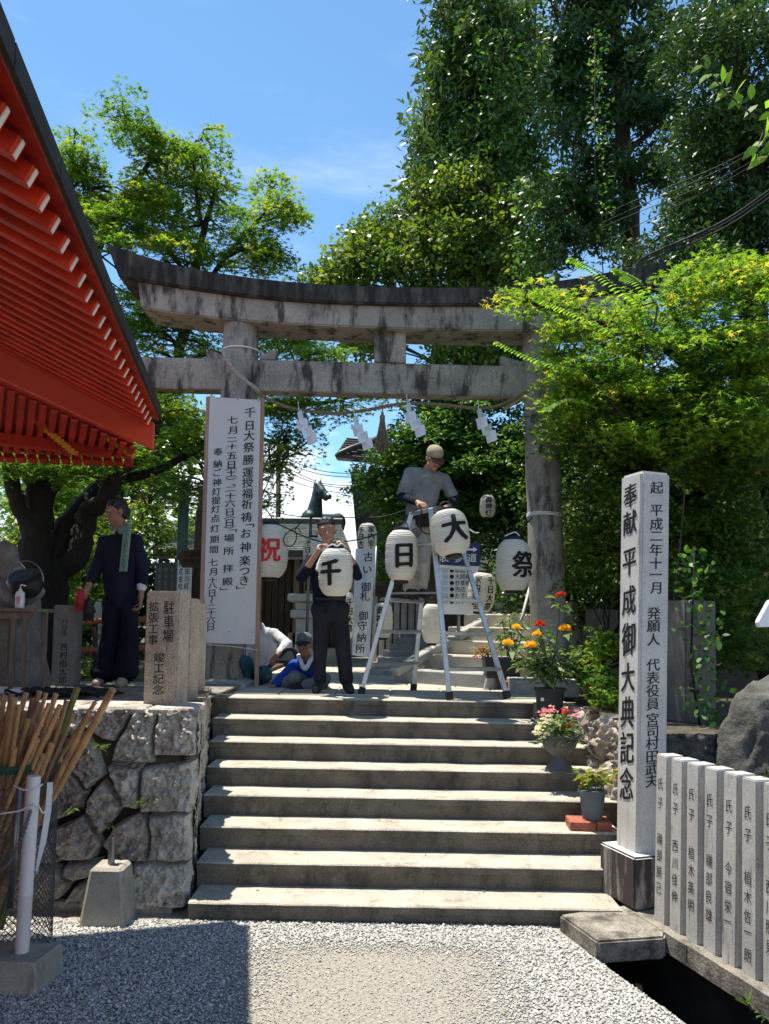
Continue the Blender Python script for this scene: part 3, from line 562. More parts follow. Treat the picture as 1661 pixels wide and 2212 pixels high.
BAMG = mat('bamboo_green', (.14, .15, .03), .45, .25, 5, spec=.45)
PVC = mat('white_pvc', (.66, .62, .61), .45, .06, 2, stain=(.42, .36, .32), st_lo=.6, st_hi=.8, st_scale=(5, 5, 1))
STEEL = mat('galvanised_steel', (.24, .25, .26), .42, .2, 6, metal=.8)
GREENP = mat('green_painted_pole', (.05, .10, .085), .55, .2, 3)
NAVY = mat('sign_blue', (.022, .04, .13), .5, .05)
SIGNW = mat('sign_white', (.78, .80, .82), .5, .04)
SIGNC = mat('sign_pale_blue', (.42, .56, .66), .5, .1)
WIRE = mat('fence_wire', (.10, .105, .10), .5, .2, metal=.5)
def exact(chars, us, ys, cw, ch):
    n = len(chars); out = []
    for i, c in enumerate(chars):
        u = us[0]+(us[1]-us[0])*(ys[i]-ys[0])/(ys[-1]-ys[0]+1e-6)
        adv = .55 if c in '︵︶〜﹁﹂一' else (.4 if c == '、' else 1); h_ = ch*(.74 if c in '二十八' else 1); out.append((c, u, -ys[i]+h_*adv/2, cw, h_))
    return out
# ================= sacred rope, paper streamers, tassel
def pt(L, Y): return [at(x, y, Y if len(q) < 1 else q[0]) for x, y, *q in L]
def smooth(pts, n=8):
    P = [Vector(p) for p in pts]; out = []
    for i in range(len(P)-1):
        p0, p1, p2, p3 = P[max(0, i-1)], P[i], P[i+1], P[min(len(P)-1, i+2)]
        for k in range(n): t = k/n; out.append(.5*((2*p1)+(p2-p0)*t+(2*p0-5*p1+4*p2-p3)*t*t+(3*p1-p0-3*p2+p3)*t**3))
    return out+[P[-1]]
def twisted(mb, pts, r, strands=3, tw=9.):
    pts = smooth(pts, 14); L = 0; ang = [0]
    for a, b in zip(pts, pts[1:]): L += (b-a).length; ang.append(L/(r*tw)*math.pi*2)
    for s in range(strands):
        Q = []
        for i, p in enumerate(pts):
            d = (pts[min(i+1, len(pts)-1)]-pts[max(0, i-1)]).normalized(); x = d.cross(Vector((0, 1, .01))).normalized(); y = d.cross(x); q = ang[i]+s*2*math.pi/strands
            Q.append(p+(x*math.cos(q)+y*math.sin(q))*r*.5)
        mb.tube(Q, r*.58, 7)
rp = thing('sacred_rope', at(830, 880, 8.25), 'straw rope slung between the two gate pillars below the crossbeam', 'rope')
mb = MB(); twisted(mb, [at(558, 848, 8.2), at(590, 868, 8.22), at(640, 884, 8.25), at(720, 893, 8.28), at(790, 886, 8.28), at(870, 872, 8.27), at(950, 874, 8.26), at(1040, 882, 8.25), at(1100, 868, 8.22), at(1146, 838, 8.2)], .019); mb.build('straw_strand', ROPE, rp, 0, True)
for L_ in ([at(482, 758, 8.26), at(490, 775, 8.2), at(505, 798, 8.18), at(530, 822, 8.18), at(553, 840, 8.2), at(566, 862, 8.25)], [at(1185, 812, 8.22), at(1168, 826, 8.2), at(1148, 838, 8.2), at(1120, 862, 8.24), at(1090, 884, 8.3)]):
    mb = MB(); twisted(mb, L_, .022); mb.build('pillar_loop', ROPEG, rp, 0, True)
ring = MB(); c0 = at(521, 762, TY)
ring.tube([c0+Vector((math.cos(a)*.212, math.sin(a)*.212, .0)) for a in np.linspace(0, 6.283, 40)], .009, 6); o = ring.build('wire_band', WCORD, None, 0, True); tag(o, 'white wire tied round the top of the left gate pillar above the crossbeam', 'wire')
ring = MB(); c0 = at(1178, 1114, TY)
for dz in (-.012, 0, .014): ring.tube([c0+Vector((math.cos(a)*.203, math.sin(a)*.203, dz+.006*math.sin(a*2))) for a in np.linspace(0, 6.283, 40)], .006, 6)
o = ring.build('wire_band', WCORD, None, 0, True); tag(o, 'pale wire wound round the right gate pillar at lantern height', 'wire')
def shide(x, y, lab, k):
    # zigzag of folded panels
    mb = MB(); px, py = x, y; hw = 12.5; Y = 8.2
    for i in range(4):
        w = hw*(1.0 if i else .5); dx = [4, 11, 10, 11][i]; hh = [24, 22, 20, 22][i]; yy = Y-.02*i; tl = .075 if i % 2 else -.06
        q = [at(px-w+2, py+7, yy+tl), at(px+w, py, yy-tl), at(px+w+4, py+hh, yy-tl-.05), at(px-w+8, py+hh+8, yy+tl-.05)]
        mb.prism(q, (0, .002, 0)); mb.prism([q[2], q[3], q[3]+Vector((.03, .05, .02)), q[2]+Vector((.0, .05, .03))], (0, .002, 0)); px += dx*.95; py += hh-6
    mb.tube([at(x-2, y-16, 8.24), at(x, y+8, 8.19)], .004, 5)
    o = mb.build('paper_streamer', SHIDEM); tag(o, lab, 'paper streamer', 'zigzag paper streamers on the straw rope')
for i, (x, y, l) in enumerate([(646, 884, 'white zigzag paper streamer nearest the long banner'), (766, 896, 'white zigzag paper streamer immediately left of the straw tassel'), (880, 868, 'white zigzag paper streamer immediately right of the straw tassel'), (1034, 880, 'white zigzag paper streamer nearest the right gate pillar')]): shide(x, y, l, i)
t = MB(); ctr = at(826, 892, 8.25)
for k in range(150):
    a = random.uniform(0, 6.28); r1 = random.uniform(0, .075); L = random.uniform(.34, .43); t.tube([ctr+Vector((math.cos(a)*.012, math.sin(a)*.012, 0)), ctr+Vector((math.cos(a)*r1*.55, math.sin(a)*r1*.5, -L*.45)), ctr+Vector((math.cos(a)*r1*1.15, math.sin(a)*r1, -L))], [.004, .004, .003], 4)
t.tube([ctr+Vector((0, 0, -.03)), ctr+Vector((0, 0, -.07))], .03, 12); t.tube([ctr+Vector((0, 0, .05)), ctr], .008, 6)
tag(t.build('straw_tassel', ROPE), 'bundle of straw hanging from the middle of the sacred rope', 'tassel')
# ================= long banner on two stakes
bn = thing('festival_banner', at(500, 1485, 8.0), 'tall white cloth banner with three columns of brush writing, on two wooden stakes', 'banner')
BY = 8.02
NU, NV = 30, 110; V = []
def bwave(x, y):
    a, b = (x-448)/112, (y-857)/532
    return .016*math.sin(a*4+b*10)*(.3+b)+.014*float(fbm(np.array([a*2.6+b*4.5, b*9-a*4, 1.]), 3))
for i in range(NU):
    for j in range(NV):
        a, b = i/(NU-1), j/(NV-1); x = (453+(438-453)*b)*(1-a)+(563+(551-563)*b)*a; y = (857+7*a)*(1-b)+(1389+3*a)*b
        V.append(at(x, y, BY+bwave(x, y)))
npmesh('cloth', V, grid(NU, NV), CLOTH, bn, None, True)
for i, (x0, x1) in enumerate(((450, 431), (567, 554))): MB().bar(at(x0, 857+5*i, BY+.03), at(x1, 1484, BY+.03), .044, .03, (0, 1, 0)).build('stake', STAKE, bn, .003)
MB().tube([at(440, 1392, BY+.02), at(500, 1396, BY), at(556, 1404, BY)], .004, 5).build('tie_cord', WCORD, bn)
MB().bar(at(452, 860, BY+.03), at(565, 867, BY+.03), .03, .02).build('top_rod', STAKE, bn)
y1 = [891, 918.6, 941, 966, 993, 1020, 1042, 1066, 1089, 1117, 1136, 1152, 1182, 1211, 1233, 1254, 1268]
y2 = [907, 929, 949, 964.5, 984, 1003, 1013, 1022, 1034, 1042, 1056, 1071, 1087, 1106, 1118, 1129, 1139, 1147, 1162, 1190, 1228, 1256, 1271]
y3 = [976, 1002, 1021, 1042, 1062, 1081, 1100, 1120, 1142, 1165, 1187, 1215, 1235, 1253, 1265, 1281, 1296, 1311, 1323, 1338, 1354]
items = exact('千日大祭勝運授福祈祷﹁お神楽つき﹂', (540, 527), y1, 25, 23.5)+exact('七月二十五日︵土︶、二十六日︵日︶﹁場所拝殿﹂', (503, 491), y2, 24, 18.5)+exact('奉納ご神灯提灯点灯期間七月十八日〜二十六日', (471, 455), y3, 20.5, 18)
lettering('writing', items, lambda u, v, l: at(u, -v, BY+bwave(u, -v)-.002-l), BLACK, bn, off=.018, slant=.10)
dots = MB()
for x, y in ((471, 860), (513, 863), (559, 866), (448, 1364), (495, 1364), (545, 1366)): dots.ell(at(x, y, BY-.02), .006)
dots.build('grommet', CORD, bn)
# ================= lanterns
def lantern(px, py, w, h, Y, label, texts, tilt=0, col=BLACK, ang=0, group='white paper lanterns at the gate', lean=0, off=.05, grp=True):
    c = at(px, py, Y); Rr = w/2*Y/F; hh = h*Y/F; mt = Matrix.Rotation(tilt, 3, 'Y') @ Matrix.Rotation(lean, 3, 'X')
    e = thing('paper_lantern', c-Vector((0, 0, hh/2)), label, 'lantern', group)
    def rad(t): return Rr*(.40+.60*max(0, 1-abs(t)**3.4)**.62)
    body = hh*.93; prof = []; NR = int(26*max(.6, min(1, Rr/.16)))
    for i in range(NR*4+1):
        t = -1+2*i/(NR*4); prof.append((rad(t)*1.0-.009*Rr/.17*abs(math.cos(math.pi*(i % 4)/4))**2+.0015*math.sin(i*.37), t*body/2))
    ob_ = MB().lathe(prof, c, 40, mt, cap=False).build('paper_body', PAPER, e, 0, True)
    ob_.data.attributes.new('rnd', 'FLOAT', 'FACE').data.foreach_set('value', np.repeat(RNG.random(NR*4), 40).astype(np.float32)[:len(ob_.data.polygons)])
    for s, nm in ((1, 'top_ring'), (-1, 'bottom_ring')):
        MB().lathe([(Rr*.44, s*body/2-.012*s), (Rr*.45, s*body/2), (Rr*.43, s*(body/2+hh*.045)), (Rr*.38, s*(body/2+hh*.05))], c, 28, mt).build(nm, CORD, e, 0, True, auto=40)
    top = Vector((0, 0, body/2+hh*.04)); MB().tube([c+mt @ (top+Vector((Rr*.4*math.cos(a), 0, Rr*.42*math.sin(a)))) for a in np.linspace(0, math.pi, 9)], .004, 5).build('handle', CORD, e)
    def fm(u, v, l):
        t = 2*v/body; r = rad(max(-.97, min(.97, t)))+l+.0035; a = ang+u/Rr; return c+mt @ Vector((r*math.sin(a), -r*math.cos(a), v))
    for tx in texts: lettering('lettering', [tx], fm, col, e, off=off, cuts=7 if tx[3] > .1 else 3, slant=.04)
    return e
lantern(584, 1191, 78, 124, 8.25, 'white paper lantern with a red character, half hidden by the long banner', [('祝', .015, .14, .25, .27)], col=RED, off=.04)
lantern(725, 1236, 76, 112, 7.24, 'white paper lantern held up to his chest by the standing man', [('千', -.045, .125, .21, .25)], lean=R(4), off=.075)
lantern(867, 1200, 72, 118, 7.55, 'white paper lantern with a boxy black character, hanging left of the stepladder top', [('日', .02, .125, .235, .26)], ang=.03, off=.06)
lantern(972, 1152, 84, 108, 7.2, 'tilted white paper lantern in front of the man on the ladder', [('大', .02, .14, .255, .265)], tilt=R(-9), ang=.1, lean=R(-8), off=.06)
lantern(1109, 1221, 78, 120, 7.9, 'white paper lantern hung beside the right gate pillar', [('祭', .0, .14, .28, .28)], ang=.5, off=.04)
sm = 'small white paper lanterns with two columns of writing'
lantern(676, 1197, 44, 78, 9.6, 'small white lantern half hidden by the raised arm of the standing man', [('千日大祭', -.055, .17, .09, .085)], group=sm, off=.03)
lantern(793, 1167, 43, 80, 9.3, 'small white lantern hanging above the white cloth banner', [('家内安全', .055, .165, .095, .085), ('千日大祭', -.075, .15, .09, .08)], group=sm, off=.03)
lantern(1053, 1094, 36, 52, 10.5, 'small white lantern high among the leaves by the right gate pillar', [('御神灯', .0, .12, .1, .09)], group=sm, off=.03)
lantern(1040, 1280, 60, 92, 8.9, 'small white lantern in front of the blue arrow sign, right of the ladder', [('千日大祭', .085, .19, .1, .1), ('家内安全', -.08, .19, .1, .1)], group=sm, off=.03, tilt=R(6))
lantern(827, 1340, 44, 82, 9.4, 'small white lantern behind the left legs of the ladder', [('御神灯', -.04, .17, .1, .1)], group=sm, off=.03)
lantern(933, 1347, 46, 92, 9.2, 'plain white lantern without visible writing, seen between the ladder legs', [], group=sm)
lantern(752, 1330, 26, 110, 8.9, 'narrow white lantern peeping out right of the standing man', [('千日大祭', .02, .2, .09, .1)], group=sm, off=.03)
# cords
def cord(L, r, m, label, cat='cord', name='cord', group=None):
    mb = MB(); mb.tube(smooth([at(*q) for q in L], 8), r, 6); o = mb.build(name, m, None, 0, True); tag(o, label, cat, group); return o
cord([(478, 1020, 8.3), (571, 1098, 8.3), (592, 1126, 8.25), (622, 1142, 8.2), (660, 1160, 8), (700, 1172, 7.6)], .007, CORD, 'black cord from the left gate pillar past the red lettered lantern')
cord([(600, 1108, 9.6), (650, 1116, 9.5), (720, 1117, 9.4), (796, 1118, 9.3), (840, 1113, 9.2), (888, 1098, 9)], .006, CORD, 'thin black cord crossing behind the standing man at roof height')
cord([(700, 1172, 7.6), (760, 1168, 7.7), (800, 1158, 7.8), (850, 1140, 7.8), (890, 1112, 7.7), (930, 1098, 7.5), (970, 1100, 7.5), (1020, 1150, 7.7), (1060, 1158, 7.8), (1105, 1160, 7.9), (1150, 1118, 8.3)], .007, CORD, 'black cord along the big lanterns to the right gate pillar')
cord([(650, 1150, 7.9), (640, 1140, 7.9), (622, 1150, 7.9), (612, 1165, 7.9), (618, 1178, 7.9), (632, 1178, 7.9), (641, 1160, 7.9), (638, 1143, 7.9), (655, 1125, 7.9)], .006, CORD, 'loose loop of black cord beside the red lettered lantern')
cord([(888, 1110, 7.55), (905, 1098, 7.5), (925, 1118, 7.5), (940, 1135, 7.5), (932, 1152, 7.5), (915, 1150, 7.5), (905, 1130, 7.5), (912, 1105, 7.5), (930, 1092, 7.5)], .007, CORD, 'coil of cord in the hands of the man on the ladder')
cord([(706, 1182, 7.2), (718, 1176, 7.15), (728, 1180, 7.15), (738, 1174, 7.15), (748, 1182, 7.2)], .006, WCORD, 'white tie on top of the lantern held by the standing man')
cord([(1014, 1143, 7.6), (1024, 1150, 7.6), (1034, 1151, 7.65)], .006, WCORD, 'white tie on the cord right of the tilted lantern')
cord([(1090, 1158, 7.9), (1112, 1150, 7.88), (1122, 1158, 7.88)], .008, WCORD, 'white tie above the lantern by the right gate pillar')
# ================= aluminium stepladder
ld = thing('stepladder', at(930, 1490, 7.7), 'aluminium stepladder standing astride at the top of the steps with a man on it', 'ladder')
zf = ZP+.02
def foot(x, y): return onz(x, y, zf)
A0, B0, C0, D0 = foot(780, 1497), foot(893, 1489), foot(971, 1508), foot(1096, 1506)
A1, B1, C1, D1 = at(889, 1109, 7.62), at(929, 1096, 7.95), at(930, 1099, 7.42), at(973, 1100, 7.7)
for a, b in ((A0, A1), (B0, B1), (C0, C1), (D0, D1)):
    r_ = MB().bar(a, b, .046, .062, (0, 1, 0)).build('rail', ALU, ld, .004); MB().bar(a+(a-b).normalized()*.012, a+(b-a).normalized()*.06, .066, .076, (0, 1, 0)).build('foot_cap', CORD, r_, .004)
def atz(a, b, z): return a+(b-a)*((z-a.z)/(b.z-a.z))
for (p0, p1, q0, q1), ys in (((A0, A1, B0, B1), (1172, 1239, 1297, 1365, 1436)), ((C0, C1, D0, D1), (1166, 1228, 1297, 1366, 1438))):
    for y in ys:
        z = 1.83+(1353-y)/F*7.65; MB().bar(atz(p0, p1, z), atz(q0, q1, z), .085, .036).build('rung', ALU, ld, .004)
MB().hexa([A1+Vector((0, 0, -.03)), C1+Vector((0, 0, -.03)), D1+Vector((0, 0, -.03)), B1+Vector((0, 0, -.03)), A1+Vector((-.01, -.02, .01)), C1+Vector((0, -.02, .01)), D1+Vector((.02, 0, .01)), B1+Vector((0, .02, .01))]).build('top_plate', ALU, ld, .004)
for z in (2.15, 2.62): MB().bar(atz(A0, A1, z), atz(C0, C1, z), .012, .02).build('spreader', ALU, ld)
# ================= big inscribed pillar and base
LEAN = .0125
N0 = Vector((at(1376, 1835, 4.95).x, 4.95, .425)); eL = Vector((-.32, .947, 0)).normalized(); eR = Vector((.947, .32, 0)).normalized(); nL = -eR; nR = -eL
def ln(p): return Vector((p.x+(p.z-.42)*LEAN, p.y, p.z))
pl = thing('inscribed_pillar', (N0.x+.05, N0.y+.15, .1), 'tall pale granite pillar with black inscriptions on two faces, right of the steps', 'stone pillar')
PW, PT = .228, 2.865
mb = MB(); cs = [N0, N0+eR*PW, N0+eR*PW+eL*PW, N0+eL*PW]
mb.hexa([ln(Vector((c.x, c.y, .40))) for c in cs]+[ln(Vector((c.x, c.y, PT))) for c in cs]); mb.build('shaft', GRANL, pl, .018, seg=3)
bz = .1; bc = N0+(eR+eL)*PW/2; hb = .185
P4 = [bc-eR*hb-eL*hb, bc+eR*hb-eL*hb, bc+eR*hb+eL*hb, bc-eR*hb+eL*hb]
DBASE = mat('stained_base', (.30, .27, .255), .8, .3, 4, speck=.4, stain=(.035, .028, .028), st_lo=.40, st_hi=.52, st_scale=(4, 4, .8), top=(.5, .5, .49))
MB().hexa([Vector((p.x, p.y, bz)) for p in P4]+[Vector((p.x, p.y, .424)) for p in P4]).build('base', DBASE, pl, .012, seg=2)
fl = lambda u, v, l: ln(N0+eL*(PW/2-u)+nL*l+Vector((0, 0, v-N0.z)))
fr = lambda u, v, l: ln(N0+eR*(PW/2+u)+nR*l+Vector((0, 0, v-N0.z)))
def zl(y): return 1.83+(1361-y)/F*5.05
def zr(y): return 1.83+(1362-y)/F*5.02
lyl = [1068, 1127, 1212, 1296, 1380, 1462, 1537, 1613, 1690]; lhh = [.165, .165, .20, .20, .23, .20, .215, .22, .22]
lettering('inscription', [(c, .0, zl(y)+h_/2, .15, h_) for c, y, h_ in zip('奉献平成御大典記念', lyl, lhh)], fl, BLACK, pl, off=.03, slant=.12, wob=.02)
lyr = [1053, 1102, 1132, 1158, 1188, 1217, 1242, 1270, 1325, 1352, 1381, 1435, 1462.6, 1490, 1518, 1550.6, 1576, 1601, 1628.5, 1654, 1680]
lettering('inscription', [(c, -.01+(.012 if i < 8 else 0), zr(y)+(.043 if c != '一' else .024), .105, .086) for i, (c, y) in enumerate(zip('起平成二年十一月発願人代表役員宮司村田武夫', lyr))], fr, INK, pl, off=.014, slant=.06, wob=.02)
# ================= stake fence: seven stakes in view, each a stone of its own
names = ['氏子　磯部勝己', '氏子　西川佳伸', '氏子　植木英明', '氏子　磯部良雄', '氏子　今宿栄一', '氏子　植木佐一朗', '氏子　西川照男']
labs = ['pale stone stake touching the big inscribed pillar, faint worn lettering', 'pale stone stake second from the big inscribed pillar', 'pale stone stake with black runs of dirt across its top, third from the pillar', 'pale stone stake with dark stains at both top corners, middle of the row', 'pale stone stake third from the right edge of the photo, single bar as last character', 'pale stone stake with six characters, last one seen whole towards the right edge', 'pale stone stake cut off by the right edge of the photo']
for k in range(7):
    b = FP+FE*(k*.146)+Vector((0, 0, .0)); top = b.z+.985; w, d = .105, .12
    e = thing('stone_stake', b+FE*w/2+FN*d/2, labs[k], 'stone post', 'stone stakes along the ditch')
    q = [b, b+FE*w, b+FE*w+FN*d, b+FN*d]; tl = random.uniform(-.004, .006)
    MB().hexa([Vector((p.x, p.y, b.z-.02)) for p in q]+[Vector((p.x+tl+.012, p.y, top)) for p in q]).build('post', GRANP, e, .006, seg=2)
    chs = names[k]; nch = len(chs.replace('\u3000', ''))
    y0 = top-.20+.01*k*.3
    itx = []; z = top-.175
    for c in chs:
        if c == '\u3000': z -= .10; continue
        itx.append((c, w/2-.005, z+.04, .055, .075)); z -= .113 if chs.index(c) < 2 else .096
    lettering('inscription', itx, lambda u, v, l, b=b, tl=tl, top=top: b+FE*u+Vector((0, 0, v-b.z))-FN*l+Vector(((tl+.012)*(v-b.z)/.985, 0, 0)), INK, e, off=.004 if k else -.004, wob=.06, lift=.002)
# ================= other stone posts
def slabpost(x0, x1, yt, yb, Y, z0, d, label, m=GRANP, rot=0, txt=None, name='stone_post', cat='stone post', bev=.01, tm=INK, cells=None, group=None):
    a, b = at(x0, yb, Y), at(x1, yb, Y); zt = at((x0+x1)/2, yt, Y).z; w = (b-a).length; c = Vector(((a.x+b.x)/2, Y+d/2, z0))
    e = thing(name, c, label, cat, group, 0); mr = Matrix.Rotation(rot, 3, 'Z')
    MB().box(c+Vector((0, 0, (zt-z0)/2)), (w, d, zt-z0), mr).build('shaft', m, e, bev, seg=2)
    if txt:
        for (s, u, yy, cw, ch) in txt: lettering('inscription', [(s, u, at(x0, yy, Y).z, cw, ch)], lambda uu, v, l: c+mr @ Vector((uu, -d/2-l, 0))+Vector((0, 0, v-z0)), tm, e, off=.012, wob=.05)
    return e
PINK = mat('pinkish_granite', (.46, .385, .31), .85, .2, 6, speck=.8, bump=.2, stain=(.14, .08, .06), st_lo=.58, st_hi=.7, st_scale=(8, 8, .8))
slabpost(310, 386, 1276, 1526, 5.36, ZT-.02, .2, 'squat pinkish granite post with two columns of carved writing, on the wall corner', PINK, R(-8), [('駐車場', .05, 1296, .082, .098), ('拡張工事', -.06, 1298, .08, .077), ('竣工記念', -.01, 1408, .085, .074)], name='memorial_post', bev=.012)
slabpost(380, 411, 1292, 1512, 6.0, ZL, .2, 'short granite post directly behind the pinkish memorial post', PINK, R(-8), [('寄附', .02, 1310, .06, .08)], group='granite posts behind the memorial post')
slabpost(398, 428, 1303, 1505, 6.6, ZL, .2, 'second granite post behind the pinkish memorial post, nearest the banner', PINK, R(-8), None, group='granite posts behind the memorial post')
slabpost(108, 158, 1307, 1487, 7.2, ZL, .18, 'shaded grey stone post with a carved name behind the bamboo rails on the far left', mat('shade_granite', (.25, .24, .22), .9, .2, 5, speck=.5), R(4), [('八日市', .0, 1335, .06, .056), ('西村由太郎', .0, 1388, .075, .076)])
slabpost(200, 229, 1300, 1418, 10.2, ZL-.3, .18, 'small weathered stone post far behind the man in navy, between the rails', mat('mossy_granite', (.30, .31, .28), .9, .3, 6, speck=.5), 0, [('今宿', .0, 1350, .08, .1)])
slabpost(1462, 1546, 1297, 1556, 6.2, ZR, .26, 'broad old stone post behind the big inscribed pillar, half covered by ivy', mat('old_granite', (.17, .155, .135), .9, .25, 5, speck=.5, stain=(.1, .09, .08), st_lo=.5, st_hi=.68), R(20), [('谷宗一郎', -.09, 1400, .06, .1)])
slabpost(1275, 1335, 1316, 1502, 8.3, ZR, .2, 'stone post in the shade between the right gate pillar and the big inscribed pillar', mat('shade_dark_granite', (.13, .125, .105), .9, .25, 5, speck=.5), R(24))  # granite colour darkened to carry the shade on this post
for i in range(7):
    x = 802+i*16; slabpost(x, x+12, 1288+i*2, 1408-i*7, 12.2, ZP, .12, ['grey stone stake of the far stair fence, nearest the white cloth banner', 'grey stone stake of the far stair fence, second from the white cloth banner', 'grey stone stake of the far stair fence, third from the white cloth banner', 'grey stone stake of the far stair fence, middle of the row', 'grey stone stake of the far stair fence, third from the ladder middle', 'grey stone stake of the far stair fence, second from the plain lantern', 'grey stone stake of the far stair fence, nearest the plain lantern'][i], GRAN, 0, None, name='stone_stake', group='grey stakes of the far stair fence')
# ================= upper stairs and their slanting rail
us = thing('stone_stairway', (.2, 9, ZP), 'sunlit granite stairway climbing to the right behind the ladder', 'steps')
g0, g1 = onz(850, 1475, ZP), onz(1085, 1492, ZP); gd = (g1-g0).normalized(); gu = Vector((-gd.y, gd.x, 0)); wl2 = 1.35
for k in range(9):
    a = g0+gu*(k*.36)+gd*(.02*k); zt = ZP+.17*(k+1)
    MB().hexa([Vector((*(p[:2]), z)) for z in (ZP-.02, zt) for p in (a, a+gd*wl2, a+gd*wl2+gu*(.40 if k < 8 else 3), a+gu*(.40 if k < 8 else 3))]).build('step', PAVE if k else GRAN, us, .015)
MB().bar(at(852, 1452, 8.95), at(1150, 1283, 10.9), .13, .10).build('balustrade', GRAN, us, .012)
us2 = thing('stone_stairway', (-.1, 11, ZP), 'narrow stair flight with bright treads seen between the ladder legs', 'steps')
for k in range(7):
    a, b = at(806+k*12, 1448-k*14, 10.4+k*.3), at(866+k*12, 1448-k*14, 10.4+k*.3); MB().box(((a.x+b.x)/2, a.y+.3, (a.z+ZP)/2), (b.x-a.x+.2, .6, a.z-ZP)).build('step', GRAN, us2, .01)
# ================= white narrow banner, sign board, poles
wb = thing('cloth_banner', at(785, 1430, 9), 'narrow white cloth banner with one column of writing, left of the ladder', 'banner')
V = []
for i in range(14):
    for j in range(50):
        a, b = i/13, j/49; x = (768-8*b)*(1-a)+(811-13*b)*a; y = 1185*(1-b)+1415*b+6*a*b; V.append(at(x, y, 9+.03*math.sin(a*7+b*3)*(.3+b)+.012*float(fbm(np.array([a*3, b*6, 4.]), 2))))
npmesh('cloth', V, grid(14, 50), mat('sheer_cloth', (.62, .67, .70), .7, .08), wb, None, True)
lettering('writing', exact('古い御札御守納所', (796, 778), [1203, 1230, 1268, 1288, 1330, 1352, 1377, 1401], 22, 22), lambda u, v, l: at(u, -v, 8.93-l), BLACK, wb, off=.02)
MB().tube([at(813, 1180, 9.02), at(802, 1440, 9.02)], .012, 8).build('pole', STEEL, wb, 0, True)
sg = thing('direction_sign', at(995, 1320, 9.6), 'white notice board with a blue arrow heading, behind the tilted lantern', 'sign')
s_a, s_b = at(951, 1178, 9.6), at(1037, 1178, 9.6); sz0, sz1 = at(990, 1327, 9.6).z, at(990, 1172, 9.6).z; sx = (s_a.x+s_b.x)/2; sw = s_b.x-s_a.x
MB().box((sx, 9.63, (sz0+sz1)/2), (sw, .04, sz1-sz0)).build('board', SIGNW, sg, .004)
zb_ = at(990, 1222, 9.6).z; MB().box((sx, 9.602, (zb_+sz1)/2), (sw, .012, sz1-zb_)).build('heading_panel', NAVY, sg)
fs = lambda u, v, l: at(u, -v, 9.592-l)
ar = MB(); ar.prism([at(x, y, 9.59) for x, y in ((1008, 1185), (1022, 1185), (1022, 1181), (1031, 1187), (1022, 1193), (1022, 1189), (1008, 1189))], (0, -.003, 0)); ar.build('arrow', SIGNW, sg)
lettering('heading', exact('表参道', (960, 1020), [1205, 1205.01, 1205.02], 20, 20), fs, SIGNW, sg, off=.02)
rows = ['●本殿', '●大師殿', '●参集殿', '●売店', '●お手洗', '●カフェ']
its = []
for i, r_ in enumerate(rows):
    for j, c in enumerate(r_): its.append((c, 976+j*12, -(1232+i*13.6)+6, 12, 12))
lettering('writing', its, fs, BLACK, sg, off=.015, slant=0, wob=0)
pb = MB()
for i in range(6):
    q = at(961, 1232+i*13.6, 9.6); pb.box((q.x, 9.606, q.z), (.07, .012, .055))
pb.build('picture_panels', SIGNC, sg)
MB().tube([(sx, 9.68, ZP), (sx, 9.68, sz1)], .02, 8).build('pole', STEEL, sg, 0, True)
o = thing('utility_pole', at(600, 1440, 20), 'thin dark utility pole in front of the bright clouds beside the long banner', 'pole'); a = at(602, 960, 20); b = at(598, 1440, 20); MB().tube([b, a], [.075, .06], 10).build('shaft', mat('pole_brown', (.06, .05, .045), .8), o, 0, True); MB().bar(a+Vector((-.4, 0, -.3)), a+Vector((.4, 0, -.3)), .06, .06).build('crossarm', STEEL, o)
for i, (y0, ym, y1) in enumerate([(985, 1022, 1030), (996, 1030, 1042), (1002, 1048, 1058), (1012, 1052, 1046), (1030, 1063, 1052)]):
    cord([(604, y0, 20), (690, ym-6, 22), (770, ym+2, 24), (900, y1, 26)], .012, CORD, ['topmost thin power line behind the horse statue', 'second power line from the top behind the horse statue', 'middle power line behind the horse statue', 'fourth power line from the top behind the horse statue', 'lowest power line, level with the ears of the horse statue'][i], 'wire', 'power_line', 'power lines behind the horse statue')
for i, (y0, x1, y1, r_) in enumerate([(405, 1338, 580, .02), (412, 1340, 586, .016), (422, 1342, 592, .014), (290, 1230, 520, .006), (300, 1225, 540, .006), (330, 1225, 585, .005), (318, 1200, 560, .005)]):
    cord([(1700, y0-22, 9.5), (1560, (y0*.55+y1*.45)-4 if i < 3 else y0+65, 11), (x1+60, y1-(28 if i < 3 else 50), 13), (x1-40, y1+22, 15), (x1-420, y1+120, 22)], r_, CORD, ['thick black cable, upper of the three near the right end of the gate', 'thick black cable, middle of the three near the right end of the gate', 'thick black cable, lowest of the three near the right end of the gate', 'thin wire crossing the dark conifer, topmost', 'thin wire crossing the dark conifer, second from the top', 'thin wire crossing the dark conifer, lowest', 'thin wire crossing the dark conifer, third from the top'][i], 'wire', 'overhead_cable', 'overhead cables in front of the conifer')
gp = thing('green_post', at(392, 1440, 10.5), 'dull green steel post standing left of the long banner', 'post'); MB().bar(at(398, 1040, 10.5), at(386, 1440, 10.5), .13, .1, (0, 1, 0)).build('shaft', GREENP, gp, .01)
q = at(388, 1300, 10.4); w2 = thing('vertical_sign', q, 'narrow white sign with black lettering on the dull green post', 'sign')
MB().box((q.x+.05, 10.42, at(390, 1258, 10.4).z), (.19, .02, .66)).build('board', SIGNW, w2)
lettering('writing', [('愛知川町', .035, 0, .07, .1), ('株式会社', -.05, 0, .07, .1), ('槙', -.05, -.42, .13, .14)], lambda u, v, l: (q.x+.05+u, 10.405-l, at(390, 1258, 10.4).z+.3+v), BLACK, w2)
